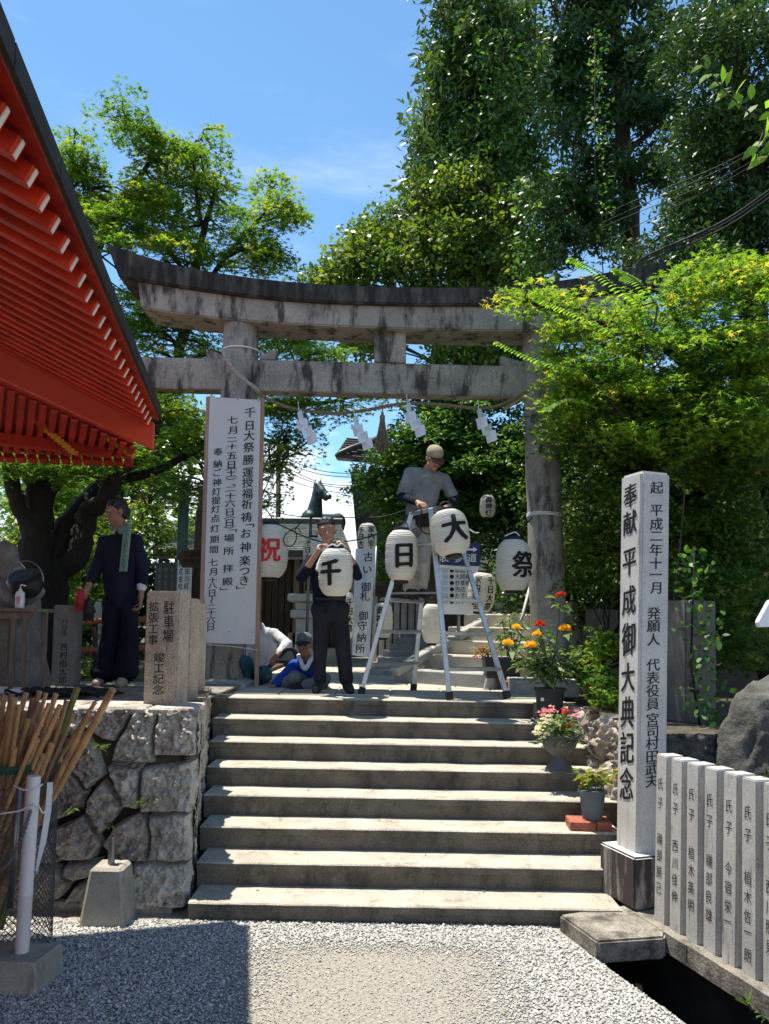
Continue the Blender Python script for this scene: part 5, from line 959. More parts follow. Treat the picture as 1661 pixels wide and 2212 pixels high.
# ================= people
SKIN = mat('skin', (.40, .215, .15), .55, .08, 8, spec=.3); SKIND = mat('tanned_skin', (.30, .155, .105), .55, .08, 8, spec=.3)
HAIR = mat('black_hair', (.012, .011, .011), .5, .3, 40, spec=.4); EYEW = mat('eye_white', (.35, .32, .3), .3); EYED = mat('eye_dark', (.015, .012, .01), .2, spec=.5); LIP = mat('lips', (.25, .10, .08), .5)
def cloth(n, c, var=.25, **k): return mat(n, c, .9, var, 7, bump=.25, bscale=35, spec=.15, **k)
def person(label, J, skin, top, pants, shoes, top_m, pant_m, shoe_m, face, upv=(0, 0, 1), sleeve=1.5, flare=0, hat=None, body=1., head_s=1., long_top=0, hair=True, tw=1.0):
    """J: joints -> 3D. face: direction the face looks."""
    fd = Vector(face).normalized(); uv = Vector(upv); rv = fd.cross(uv).normalized(); uv = rv.cross(fd).normalized(); hm = Matrix((rv, fd, uv)).transposed(); hc = J['head']
    base = (J['ankL']+J['ankR'])/2; e = thing('person', base, label, 'person')
    def hp(x, y, z): return hc+hm @ (Vector((x, y, z))*head_s)
    s = head_s; mb = MB()
    mb.ell(hp(0, -.012, .03), (.074*s, .094*s, .092*s), 16, 12, hm); mb.ell(hp(0, .022, -.045), (.058*s, .066*s, .07*s), 14, 10, hm); mb.cap(hp(0, .05, -.098), hp(0, .06, -.09), .026*s, .022*s)
    mb.cap(hp(0, .088, .012), hp(0, .108, -.022), .009*s, .015*s); mb.cap(hp(-.045, .074, .03), hp(.045, .074, .03), .013*s, .013*s)
    for q in (-1, 1): mb.ell(hp(q*.076, -.008, -.005), (.012*s, .022*s, .034*s), 8, 6, hm)
    mb.cap(J['neck'], hp(0, -.01, -.06), .057, .052); sh = (J['shL']+J['shR'])/2
    mb.cap(J['neck'], sh, .055, .075); pel = J['pel']; mb.cap(sh-(sh-pel).normalized()*.10, pel, .085, .09); mb.cap(J['shL'].lerp(sh, .35), J['shR'].lerp(sh, .35), .06, .06)
    for q in 'LR':
        shd, el, ha = J['sh'+q], J['el'+q], J['ha'+q]; wr_ = el.lerp(ha, .84)
        mb.cap(sh.lerp(shd, .6), shd, .06, .055); mb.cap(shd, el, .043, .036); mb.cap(el, wr_, .036, .026)
        hd = (ha-wr_).normalized(); gv = J.get('grip'+q); gv = Vector(gv).normalized() if gv is not None else Vector((0, 0, -1)); gv = (gv-hd*gv.dot(hd)); gv = gv.normalized() if gv.length > .05 else hd.orthogonal(); sv = hd.cross(gv).normalized()
        pa_ = wr_+hd*.012; pb2 = wr_+hd*.085
        for w in (-.024, 0, .024): mb.cap(pa_+sv*w*.6, pb2+sv*w, .017, .014)
        for i, w in enumerate((-.031, -.0105, .0105, .031)):
            L = (.034, .042, .040, .030)[i]; k = pb2+sv*w; k2 = k+(hd*.8+gv*.5).normalized()*L; k3 = k2+(hd*.15+gv).normalized()*L*.75; k4 = k3+(gv*.8-hd*.45).normalized()*L*.55
            mb.cap(k, k2, .0088, .0082, 8); mb.cap(k2, k3, .0082, .0075, 8); mb.cap(k3, k4, .0075, .0065, 8)
        sg_ = -1 if (q == 'L') else 1; th = pa_+hd*.02+sv*sg_*.026; t2 = th+(hd*.6+sv*sg_*.55+gv*.45).normalized()*.038; t3 = t2+(hd*.6+gv*.8).normalized()*.03; mb.cap(th, t2, .012, .010, 8); mb.cap(t2, t3, .010, .008, 8)
        hip, kn, an, to = J['hip'+q], J['kn'+q], J['ank'+q], J['toe'+q]; mb.cap(pel, hip, .085, .08); mb.cap(hip, kn, .07, .05); mb.cap(kn, kn.lerp(an, .35), .052, .056); mb.cap(kn.lerp(an, .35), an, .056, .035); mb.cap(an, to, .035, .03)
    remesh('body', mb, skin, e, .0075, 2, 0)
    for q in (-1, 1):
        ey = MB().ell(hp(q*.031, .078, .012), .0105*s, 10, 8).build('eye', EYEW, e, 0, True); MB().ell(hp(q*.031, .0855, .012), (.0052*s,)*3, 8, 6).build('iris', EYED, ey, 0, True)
        MB().cap(hp(q*.016, .088, .036), hp(q*.048, .079, .037), .0045*s, .0035*s, 6).build('eyebrow', HAIR, e, 0, True)
    MB().cap(hp(-.02, .082, -.057), hp(.02, .082, -.057), .006*s, .006*s, 8).build('mouth', LIP, e, 0, True)
    # top
    mb = MB(); b_ = body
    waist = sh.lerp(pel, .82); mb.cap(sh-(sh-pel).normalized()*.06, waist, .135*b_, .130*b_); mb.cap(waist, sh.lerp(pel, 1.0+long_top), .132*b_, .137*b_)
    side = (J['shR']-J['shL']).normalized()
    for w in (-.07, .07): mb.cap(sh+side*w*tw-(sh-pel).normalized()*.09, sh.lerp(pel, .95+long_top)+side*w*.75*tw, .115*b_, .112*b_)
    mb.cap(J['shL'].lerp(sh, .12), J['shR'].lerp(sh, .12), .073, .073); mb.cap(sh, J['neck'].lerp(sh, .35), .10, .066)
    for q in 'LR':
        shd, el, ha = J['sh'+q], J['el'+q], J['ha'+q]; wr_ = el.lerp(ha, .80)
        mb.cap(sh.lerp(shd, .55), shd, .085, .072); f1 = min(1, sleeve); mb.cap(shd, shd.lerp(el, f1), .070, .060 if sleeve < 1 else .055)
        if sleeve > 1: mb.cap(el, el.lerp(wr_, sleeve-1), .056, .044)
    remesh('shirt', mb, top_m, e, .0095, 2, .011, 8, len(label))
    # trousers
    mb = MB(); mb.cap(pel+(sh-pel).normalized()*.07, pel, .128*b_, .135*b_); mb.cap(J['hipL'], J['hipR'], .112*b_, .112*b_)
    for q in 'LR':
        hip, kn, an = J['hip'+q], J['kn'+q], J['ank'+q]; mb.cap(pel.lerp(hip, .5), hip, .12*b_, .108*b_); mb.cap(hip, kn, .100*b_, .072+flare*.2)
        mb.cap(kn, an+(kn-an).normalized()*.05, .072+flare*.2, .066+flare)
        if flare: mb.cap(kn.lerp(an, .6), an+(kn-an).normalized()*.06, .085, .07+flare*1.1)
    remesh('trousers', mb, pant_m, e, .0095, 2, .010, 8, len(label)*3)
    for q in 'LR':
        an, to = J['ank'+q], J['toe'+q]; mb = MB(); he = an+Vector((0, 0, -.03))+(an-to)*.25; mb.cap(he, to, .043, .04); mb.cap(an.lerp(to, .4), to, .05, .042); mb.cap(an, he, .045, .042)
        remesh('shoe', mb, shoe_m, e, .008, 2, 0)
    if hair:
        mb = MB(); mb.ell(hp(0, -.024, .036), (.081*s, .092*s, .088*s), 16, 12, hm); mb.ell(hp(0, -.055, -.0), (.076*s, .062*s, .085*s), 14, 10, hm)
        for q in range(-3, 4): mb.cap(hp(q*.019, .035-abs(q)*.007, .098), hp(q*.022, .074-abs(q)*.011, .066), .018*s, .010*s)
        remesh('hair', mb, HAIR, e, .008, 1, .005, 30)
    return e, hp, hm
def hatcap(e, hp, hm, m, brim_m, s=1., brim=1.):
    mb = MB(); V = []
    mb.ell(hp(0, -.008, .062), (.086*s, .104*s, .075*s), 20, 12, hm); mb.lathe([(.085*s, -.02), (.088*s, .03)], hp(0, -.01, .045), 20, hm)
    c_ = remesh('cap', mb, m, e, .007, 2, .002, 20)
    n = 14; V = []
    for i in range(n+1):
        a = math.pi*(.08+.84*i/n); x, y = math.cos(a)*.082, .03+math.sin(a)*.065
        V += [hp(x*s, y*s, .038), hp(x*1.08*s, (y+math.sin(a)**1.5*.075*brim)*s, .028-.018*math.sin(a)), hp(x*1.08*s, (y+math.sin(a)**1.5*.075*brim)*s, .022-.018*math.sin(a)), hp(x*s, y*s, .030)]
    MB().add(V, [(i*4+j, (i+1)*4+j, (i+1)*4+(j+1) % 4, i*4+(j+1) % 4) for i in range(n) for j in range(4)]+[(0, 1, 2, 3), (n*4+3, n*4+2, n*4+1, n*4)]).build('brim', brim_m, c_, 0, True)
def joints(d, Y): return {k: at(v[0], v[1], Y+(v[2] if len(v) > 2 else 0)) for k, v in d.items()}
NAVYC = cloth('navy_cloth', (.010, .012, .024)); CHAR = cloth('charcoal_cloth', (.022, .024, .03)); GREYC = cloth('grey_tshirt', (.22, .22, .215)); KHAKI = cloth('pale_trousers', (.48, .46, .42)); DKNAVY = cloth('dark_navy_knit', (.014, .017, .034)); BLUEC = cloth('blue_jacket', (.018, .07, .36)); WHITEC = cloth('pale_shirt', (.55, .56, .58)); TEAL = cloth('teal_trousers', (.04, .12, .15)); GREYP = cloth('grey_trousers', (.17, .18, .18)); TOWEL = cloth('white_towel', (.72, .72, .73)); SHOE = mat('dark_shoe', (.02, .02, .022), .6); SHOEB = mat('beige_shoe', (.38, .32, .24), .7, .2)
# 1 standing man holding the lantern
J = joints(dict(head=(706, 1146, -.05), neck=(708, 1188), shL=(671, 1212), shR=(748, 1210), elL=(651, 1246, -.12), haL=(693, 1182, -.30), elR=(773, 1244, -.12), haR=(744, 1178, -.30), pel=(713, 1308), hipL=(695, 1318), hipR=(732, 1318), knL=(691, 1402, -.03), knR=(741, 1402, -.03), ankL=(690, 1478), ankR=(750, 1479), toeL=(682, 1490, -.16), toeR=(757, 1491, -.16)), 7.62)
J['gripL'] = (.5, -.2, -.6); J['gripR'] = (-.5, -.2, -.6)
e, hp, hm = person('man in dark navy clothes standing and holding a paper lantern up in both hands', J, SKIN, 0, 0, 0, NAVYC, CHAR, SHOE, (.12, -1, -.22), (-.16, 0, 1), sleeve=1.35, head_s=1.12)
mb = MB(); mb.tube(smooth([J['neck']+Vector((-.09, -.03, .02)), J['neck']+Vector((0, -.1, -.03)), J['neck']+Vector((-.05, -.13, -.12)), J['neck']+Vector((-.08, -.14, -.22))], 6), [.03]*19, 8); mb.tube(smooth([J['neck']+Vector((-.09, .0, .03)), J['neck']+Vector((0, .07, .04)), J['neck']+Vector((.09, 0, .03))], 5), .028, 8); remesh('towel', mb, TOWEL, e, .009, 1, .006, 22)
MB().tube([J['pel']+Vector((.14*math.cos(q), .14*math.sin(q), .06)) for q in np.linspace(0, 6.283, 30)], .016, 6).build('belt', SHOE, e, 0, True)
# 2 man on the ladder
J = joints(dict(head=(938, 990, -.12), neck=(926, 1014), shL=(887, 1022), shR=(960, 1038), elL=(868, 1074, -.05), haL=(911, 1088, -.36), elR=(983, 1080, -.05), haR=(966, 1097, -.34), pel=(900, 1138, .05), hipL=(884, 1148, .05), hipR=(916, 1148, .05), knL=(888, 1216, -.05), knR=(916, 1216, -.05), ankL=(882, 1277, .05), ankR=(909, 1277, .05), toeL=(890, 1288, -.12), toeR=(921, 1288, -.12)), 7.92)
J['gripL'] = (.3, -.3, -.8); J['gripR'] = (-.5, -.2, -.6)
e, hp, hm = person('man in grey tee shirt, tan cap and pale trousers standing on the stepladder', J, SKIN, 0, 0, 0, GREYC, KHAKI, SHOE, (.32, -.8, -.62), (.1, -.4, 1), sleeve=.72, long_top=.05, hair=False, body=.9, tw=.85)
hatcap(e, hp, hm, cloth('tan_cap', (.33, .275, .20)), cloth('brown_brim', (.12, .06, .045)))
for q in 'LR':
    mb = MB(); mb.cap(J['sh'+q].lerp(J['el'+q], .76), J['el'+q], .050, .048); mb.cap(J['el'+q], J['el'+q].lerp(J['ha'+q], .72), .049, .036); remesh('arm_sleeve', mb, NAVYC, e, .009, 2, .004, 16)
w = J['pel']+Vector((.06, -.15, .08)); mb = MB(); mb.box(w, (.16, .08, .20)); mb.build('waist_bag', SHOE, e, .02, seg=2); MB().tube([J['pel']+Vector((.145*math.cos(q), .145*math.sin(q), .10+.02*math.sin(q))) for q in np.linspace(0, 6.283, 30)], .018, 6).build('belt', SHOE, e, 0, True)
# 3 man in navy on the left terrace
J = joints(dict(head=(252, 1106, -.03), neck=(258, 1142), shL=(225, 1172), shR=(294, 1168), elL=(205, 1234, -.02), haL=(184, 1284, -.15), elR=(309, 1230, -.02), haR=(303, 1304, -.1), pel=(260, 1290), hipL=(243, 1302), hipR=(277, 1302), knL=(236, 1384, -.02), knR=(280, 1384, -.06), ankL=(220, 1463), ankR=(270, 1463, -.05), toeL=(208, 1477, -.12), toeR=(258, 1478, -.2)), 7.3)
J['gripL'] = (-.3, -.3, -.6); J['gripR'] = (-.5, -.3, -.2)
e, hp, hm = person('man in dark navy sweater and flared trousers with a green checked towel', J, SKIND, 0, 0, 0, DKNAVY, NAVYC, SHOEB, (-.75, -.62, -.2), sleeve=1.5, flare=.05, head_s=1.05, body=.88)
tm = mat('tartan_towel', (.25, .42, .30), .9, .1, 4, (.05, .09, .07), stretch=(30, 30, 26)); V = []
for i in range(6):
    for j in range(40):
        a, b = i/5, j/39; p = at(263+a*17+(4-b*10), 1137+b*98, 7.3-.13-.05*math.sin(min(1, b*3)*1.57)+.012*math.sin(a*6)); V.append(p)
o = npmesh('towel', V, grid(6, 40), tm, e, None, True); o.modifiers.new('s', 'SOLIDIFY').thickness = .008
mb = MB(); mb.tube(smooth([J['neck']+Vector((-.08, -.02, .0)), J['neck']+Vector((0, .07, .04)), J['neck']+Vector((.08, -.01, .02)), J['neck']+Vector((.04, -.11, -.04))], 6), .03, 8); remesh('towel_collar', mb, tm, e, .009, 1, .004, 20)
mb = MB(); mb.cap(J['elR'].lerp(J['haR'], .42), J['elR'].lerp(J['haR'], .52), .047, .047); remesh('cuff', mb, WHITEC, e, .008, 1)
gl = thing('work_gloves', J['haL'], 'red and black work gloves hanging from the hand of the man in navy', 'gloves')
for dx, m, dz in ((-.03, mat('glove_red', (.35, .03, .04), .8), 0), (.05, SHOE, -.09)):
    mb = MB(); g0 = J['haL']+Vector((dx, -.03, .02+dz)); mb.cap(g0, g0+Vector((-.01, 0, -.09)), .035, .045)
    for i in range(4): mb.cap(g0+Vector((-.035+.022*i, 0, -.10)), g0+Vector((-.045+.03*i, -.01, -.17-.01*(i % 2))), .012, .010, 8)
    mb.cap(g0+Vector((.03, 0, -.04)), g0+Vector((.06, 0, -.09)), .013, .011, 8); remesh('glove', mb, m, gl, .007, 2)
# 4 seated man in blue
J = joints(dict(head=(657, 1393, -.08), neck=(662, 1420, -.02), shL=(640, 1437), shR=(688, 1436), elL=(612, 1462, -.1), haL=(590, 1482, -.25), elR=(690, 1468, -.1), haR=(668, 1482, -.28), pel=(672, 1478, .12), hipL=(658, 1480, .05), hipR=(688, 1480, .05), knL=(636, 1464, -.28), knR=(702, 1466, -.3), ankL=(612, 1484, -.12), ankR=(652, 1485, -.33), toeL=(598, 1487, -.2), toeR=(632, 1488, -.4)), 8.3)
e, hp, hm = person('man in blue jacket, grey cap and sunglasses sitting on the ground behind the standing man', J, SKIND, 0, 0, 0, BLUEC, GREYP, SHOE, (-.12, -1, .0), sleeve=1.95, hair=False, body=.95)
hatcap(e, hp, hm, cloth('grey_cap', (.15, .165, .18)), SHOE)
sgm = mat('sunglass_lens', (.008, .008, .01), .08, .0, spec=.8)
for q in (-1, 1): MB().ell(hp(q*.033, .092, .012), (.030, .012, .021), 12, 8, hm).build('sunglass_lens', sgm, e, 0, True)
mb = MB(); mb.tube(smooth([J['neck']+Vector((-.085, .0, .02)), J['neck']+Vector((-.06, -.08, -.02)), J['neck']+Vector((.0, -.13, -.12)), J['neck']+Vector((.05, -.09, -.03)), J['neck']+Vector((.08, 0, .02))], 6), .026, 8); remesh('towel', mb, TOWEL, e, .009, 1, .004, 22)
# 5 crouching man behind the banner
J = joints(dict(head=(545, 1322, -.1), neck=(556, 1350, -.02), shL=(540, 1372), shR=(592, 1372), elL=(520, 1425, -.1), haL=(512, 1466, -.1), elR=(620, 1392, -.12), haR=(594, 1420, -.38), pel=(552, 1455, .15), hipL=(538, 1458, .1), hipR=(566, 1458, .1), knL=(530, 1430, -.3), knR=(572, 1452, -.28), ankL=(528, 1476, -.1), ankR=(556, 1477, -.08), toeL=(520, 1484, -.25), toeR=(552, 1484, -.22)), 8.7)
J['gripR'] = (-.2, -.2, -1)
e, hp, hm = person('crouching man in pale shirt and teal trousers, mostly hidden behind the long banner', J, SKIND, 0, 0, 0, WHITEC, TEAL, SHOE, (-.3, -1, -.3), sleeve=1.75, long_top=.04)
# ================= bronze horse
HY = 17.0; hq = lambda x, y, d=0: at(x, y, HY+d)
ho = thing('horse_statue', Vector((*hq(690, 1180)[:2], 2.6)), 'dark green bronze horse statue with raised neck, behind the office roof', 'statue')
BRZ = mat('bronze_patina', (.05, .085, .075), .4, .4, 6, (.025, .035, .032), metal=.35, spec=.5, bump=.15, stain=(.16, .26, .22), st_lo=.58, st_hi=.75, st_scale=(3, 3, 1))
mb = MB(); mb.cap(hq(668, 1134), hq(722, 1134, .9), .26, .26); mb.cap(hq(672, 1122), hq(668, 1150), .24, .25); mb.cap(hq(678, 1118), hq(684, 1075), .20, .125); mb.cap(hq(684, 1075), hq(687, 1052), .125, .105); mb.ell(hq(729, 1128, .95), (.2, .24, .22))
mb.cap(hq(687, 1050), hq(697, 1063, -.12), .115, .10); mb.cap(hq(697, 1062, -.12), hq(709, 1073, -.22), .085, .065); mb.ell(hq(710, 1073, -.23), (.075, .08, .066)); mb.cap(hq(692, 1066, -.04), hq(704, 1079, -.16), .07, .045)
for x in (681, 692): mb.cap(hq(x, 1047, .0), hq(x+1, 1033, -.01), .035, .012, 8)
mb.cap(hq(683, 1048, .06), hq(676, 1085, .06), .05, .06); mb.cap(hq(676, 1085, .06), hq(670, 1112, .1), .06, .06)
for x, d in ((660, -.12), (676, -.05), (716, .85), (730, 1.0)):
    p = hq(x, 1140, d); mb.cap(p, p+Vector((.02, 0, -.55)), .13, .085); mb.cap(p+Vector((.02, 0, -.55)), p+Vector((0, .04, -1.0)), .08, .06); mb.cap(p+Vector((0, .04, -1.0)), p+Vector((0, -.03, -1.08)), .075, .09)
remesh('body', mb, BRZ, ho, .02, 3); zf_ = hq(690, 1140).z-1.15
MB().box((hq(695, 1100).x, HY+.4, (zf_+ZP)/2), (1.6, 2.2, zf_-ZP)).build('pedestal', GRAN, ho, .03)
# ================= trees
def shape(k):
    if k == 'maple':     # five-lobed leaf
        pts = []
        for a, L in ((-115, .55), (-78, .22), (-52, .85), (-26, .30), (0, 1.), (26, .30), (52, .85), (78, .22), (115, .55)): pts.append((L*math.cos(R(a)), L*math.sin(R(a)), -.22*L*L))
        return np.array([(-.12, 0, 0)]+pts)*.58
    if k == 'long': return np.array([(0, 0, 0), (.35, .14, .03), (.72, .12, -.02), (1, 0, -.14), (.72, -.12, -.02), (.35, -.14, .03)])
    if k == 'needle': return np.array([(0, 0, 0), (.35, .2, .0), (1, .06, -.1), (.75, -.1, -.05), (.4, -.22, 0)])
    return np.array([(0, 0, 0), (.35, .30, .03), (.75, .22, -.03), (1, 0, -.12), (.75, -.22, -.03), (.35, -.30, .03)])
def leaves(name, C, N, S, kind, m, parent, rnd):
    t = shape(kind); n = len(C); k = len(t); N = N/np.linalg.norm(N, axis=1, keepdims=True); D = np.cross(N, RNG.normal(size=(n, 3))); D /= np.linalg.norm(D, axis=1, keepdims=True)+1e-9; B_ = np.cross(N, D)
    V = C[:, None]+S[:, None, None]*(t[None, :, :1]*D[:, None]+t[None, :, 1:2]*B_[:, None]+t[None, :, 2:]*N[:, None])
    return npmesh(name, V.reshape(-1, 3), np.arange(n*k).reshape(n, k), m, parent, rnd)
def tree(name, label, cat, blobs, limbs, leafm, bark, npads, lpp, ls, kind='oval', pad=(.3, .6), flat=.28, up=1.2, spread=.6, twig=True, group=None, avoid=None, droop=0, surf=.5, twr=.012):
    """blobs: (px, py, Y, rx_px, ry_px, rY_m, weight); limbs: polylines of (px, py, Y, r)"""
    b0 = limbs[0][0]; e = thing(name, at(*b0[:3]), label, cat, group); mb = MB(); LP = []
    for L in limbs:
        pts = [at(*q[:3]) for q in L]; sm = smooth(pts, 6); rr = [L[0][3]]*len(sm); n = len(L)-1
        for i in range(len(sm)): f = i/6; j = min(n-1, int(f)); rr[i] = L[j][3]+(L[j+1][3]-L[j][3])*(f-j)
        sm = [p+Vector((random.gauss(0, 1), random.gauss(0, 1), 0))*rr[i]*.10 for i, p in enumerate(sm)]; mb.tube(sm, rr, 10 if L[0][3] > .05 else 6, jit=.06); LP += [(p, r_) for p, r_ in zip(sm, rr)]
    LPa = np.array([p[:] for p, _ in LP]); w = np.array([b[6] if len(b) > 6 else b[3]*b[4]*1. for b in blobs], float); w /= w.sum(); C, N, S, Q = [], [], [], []; got = 0; tries = 0
    while got < npads and tries < npads*20:
        tries += 1; b = blobs[RNG.choice(len(blobs), p=w)]; d = RNG.normal(size=3); d /= np.linalg.norm(d); r_ = RNG.random()**surf; px, py, Y = b[0]+d[0]*r_*b[3], b[1]+d[1]*r_*b[4], b[2]+d[2]*r_*b[5]
        if avoid and avoid(px, py): continue
        got += 1; c = np.array(at(px, py, Y)); R0 = RNG.uniform(*pad); n = int(lpp*(R0/np.mean(pad))**2); a = RNG.uniform(0, 6.28, n); q = np.sqrt(RNG.random(n))*R0
        tilt = RNG.normal(0, .22, 2); off = np.column_stack([q*np.cos(a), q*np.sin(a), RNG.normal(0, R0*flat, n)]); off[:, 2] += tilt[0]*off[:, 0]+tilt[1]*off[:, 1]-.25*q*q/R0-droop*q
        C.append(c+off); nr = RNG.normal(0, spread, (n, 3)); nr[:, 2] += up; nr[:, 1] -= .25; N.append(nr); S.append(ls*RNG.uniform(.65, 1.3, n)); Q.append(np.clip(RNG.random()*.65+RNG.normal(.17, .17, n), 0, 1))
        if twig:
            k = np.argmin(((LPa-c)**2).sum(1)+np.where(LPa[:, 2] > c[2]+.2, 1.0, 0)); p0 = Vector(LPa[k]); p1 = Vector(c); md = p0.lerp(p1, .5)+Vector((random.gauss(0, .08), random.gauss(0, .08), .08*(p1-p0).length))
            mb.tube([p0, p0.lerp(md, .5)+Vector((random.gauss(0, .03), random.gauss(0, .03), .02)), md, p1], [min(LP[k][1], twr*1.7), twr*1.3, twr, twr*.4], 4, False)
            for _ in range(3):
                q_ = p1+Vector(((RNG.random()-.5)*R0*1.3, (RNG.random()-.5)*R0*1.3, random.uniform(-.05, .1))); mb.tube([md.lerp(p1, .6), q_], [twr*.55, twr*.25], 3, False)
    mb.build('trunk', bark, e, 0, True); C = np.concatenate(C); ln_ = leaves('crown', C, np.concatenate(N), np.concatenate(S), kind, leafm, e, np.concatenate(Q)); return e
BARK = mat('maple_bark', (.022, .019, .016), .95, .4, 8, stretch=(5, 5, 1), bump=.7, bscale=22); BARKG = mat('branch_bark', (.07, .06, .05), .9, .3, 8); BARKC = mat('cypress_bark', (.07, .055, .045), .95, .4, 8, stretch=(6, 6, .6), bump=.6)  # maple bark colour darkened in place of the canopy's shade
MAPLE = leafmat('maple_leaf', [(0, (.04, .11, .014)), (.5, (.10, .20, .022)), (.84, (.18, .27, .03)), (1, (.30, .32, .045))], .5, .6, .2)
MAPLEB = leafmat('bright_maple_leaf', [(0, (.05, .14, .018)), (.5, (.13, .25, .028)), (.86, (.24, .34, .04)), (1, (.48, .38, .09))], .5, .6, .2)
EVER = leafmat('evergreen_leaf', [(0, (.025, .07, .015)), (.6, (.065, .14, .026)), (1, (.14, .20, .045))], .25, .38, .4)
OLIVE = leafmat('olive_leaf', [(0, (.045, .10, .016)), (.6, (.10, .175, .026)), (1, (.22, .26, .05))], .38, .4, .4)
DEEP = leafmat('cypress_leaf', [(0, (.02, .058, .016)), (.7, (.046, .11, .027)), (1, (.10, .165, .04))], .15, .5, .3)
MAPLED = leafmat('shade_maple_leaf', [(0, (.028, .08, .014)), (.6, (.065, .135, .02)), (.9, (.13, .2, .028)), (1, (.32, .24, .07))], .42, .55, .25)  # leaf green darkened to put the lower boughs' shade into the colour
FERN = leafmat('cedar_leaf', [(0, (.03, .09, .015)), (.7, (.075, .18, .025)), (1, (.16, .27, .05))], .35)
# left maple: trunk group on the terrace, light crown against the sky
tree('maple_tree', 'spreading maple with dark forked trunk and light yellow green crown, left of the gate', 'tree',
 [(250, 240, 10.5, 38, 38, .5), (290, 285, 10.5, 45, 45, .6), (340, 330, 10.7, 60, 45, .8), (440, 265, 11, 60, 32, .6), (420, 320, 10.8, 70, 50, .8), (170, 300, 11, 55, 35, .8), (150, 360, 11, 55, 60, .8), (190, 420, 11, 60, 50, .9), (330, 430, 10.8, 130, 60, 1.1), (450, 400, 10.8, 110, 55, 1), (590, 395, 10.8, 40, 30, .7), (610, 455, 10.8, 52, 32, .8), (500, 480, 10.6, 110, 50, 1.), (330, 500, 10.5, 150, 60, 1.2), (240, 470, 10.5, 80, 60, 1), (430, 560, 10.6, 150, 45, 1.1), (570, 560, 10.8, 50, 40, .9), (360, 640, 10.6, 110, 70, 1.1), (300, 700, 10.4, 80, 70, 1), (420, 740, 10.4, 90, 50, 1), (350, 800, 10.4, 70, 60, 1), (330, 860, 10., 60, 50, .8), (640, 590, 11, 36, 22, .5), (400, 930, 10., 70, 60, .9), (620, 740, 11, 70, 30, .8), (700, 765, 11, 60, 22, .7), (90, 1005, 8.3, 130, 28, .9, 7000), (260, 975, 8.5, 90, 26, .8, 4500), (160, 960, 7.8, 120, 24, .6, 4000), (380, 900, 9, 50, 50, .6, 2500)],
 [[(75, 1490, 8.3, .30), (85, 1330, 8.4, .25), (110, 1230, 8.6, .23), (160, 1130, 8.9, .17), (235, 1040, 9.3, .13), (310, 950, 9.8, .11), (370, 830, 10.3, .085), (410, 660, 10.6, .06), (440, 500, 10.8, .045), (470, 400, 10.9, .02)],
  [(110, 1230, 8.6, .18), (165, 1200, 8.6, .14), (190, 1110, 8.8, .12), (225, 1080, 8.6, .10), (270, 1000, 8.6, .085), (345, 890, 9.0, .05), (385, 800, 9.6, .03), (400, 700, 10, .018), (405, 600, 10.4, .005)],
  [(85, 1300, 8.4, .2), (75, 1180, 8.4, .17), (85, 1080, 8.5, .15), (75, 980, 8.6, .12), (90, 860, 9, .1), (170, 640, 10, .08), (250, 450, 10.5, .05), (330, 330, 10.6, .025), (270, 250, 10.5, .012)],
  [(80, 1150, 8.4, .12), (40, 1090, 8.3, .09), (20, 1000, 8.3, .08), (10, 930, 8.4, .06)], [(90, 1080, 8.5, .09), (130, 1030, 8.8, .07), (150, 960, 9, .05), (170, 860, 9.5, .03)],
  [(235, 1040, 9.3, .07), (330, 1020, 9.6, .055), (400, 985, 9.9, .045), (460, 960, 10.2, .03), (540, 930, 10.4, .02)], [(370, 830, 10.3, .05), (450, 760, 10.5, .035), (560, 800, 10.8, .02), (640, 790, 11, .012)],
  [(410, 660, 10.6, .045), (500, 540, 10.7, .03), (590, 440, 10.8, .015)], [(440, 500, 10.8, .03), (420, 380, 10.9, .02), (440, 280, 11, .01)], [(250, 450, 10.5, .03), (170, 380, 10.9, .02), (160, 300, 11, .01)]],
 MAPLE, BARK, 262, 140, .112, 'maple', (.22, .42), .12, 1.4, .5, surf=.55, avoid=lambda x, y: any(((x-a)/c)**2+((y-b)/d)**2 < 1 for a, b, c, d in ((262, 345, 42, 60), (350, 258, 40, 38), (545, 325, 60, 62), (640, 520, 40, 45), (230, 240, 10, 10), (610, 610, 60, 26), (500, 395, 22, 22))))
tree('maple_tree', 'dark lower maple boughs hanging into the gate opening beside the long banner', 'tree',
 [(600, 890, 10, 60, 35, .6), (640, 870, 9.8, 80, 22, .5), (610, 940, 10.2, 45, 45, .6), (660, 985, 10.4, 36, 18, .4), (585, 1010, 10.3, 30, 40, .5), (720, 880, 10.2, 70, 18, .5), (790, 845, 10.5, 60, 18, .5), (690, 920, 10.3, 40, 20, .4), (570, 1080, 10.5, 20, 25, .3), (400, 1060, 10.3, 50, 40, .6), (600, 690, 11.5, 60, 25, .6), (680, 740, 11.5, 80, 25, .6)],
 [[(425, 1470, 11.5, .12), (430, 1250, 11.4, .11), (450, 1050, 11.2, .09), (520, 930, 10.8, .06), (600, 880, 10.2, .04), (700, 870, 10.1, .025), (790, 850, 10.4, .012)], [(520, 930, 10.8, .04), (600, 960, 10.3, .02), (660, 985, 10.4, .01)], [(520, 930, 10.8, .04), (560, 800, 11.2, .03), (640, 740, 11.5, .015)]],
 MAPLE, BARKG, 95, 75, .10, 'maple', (.22, .4), .12, 1.3, .55)
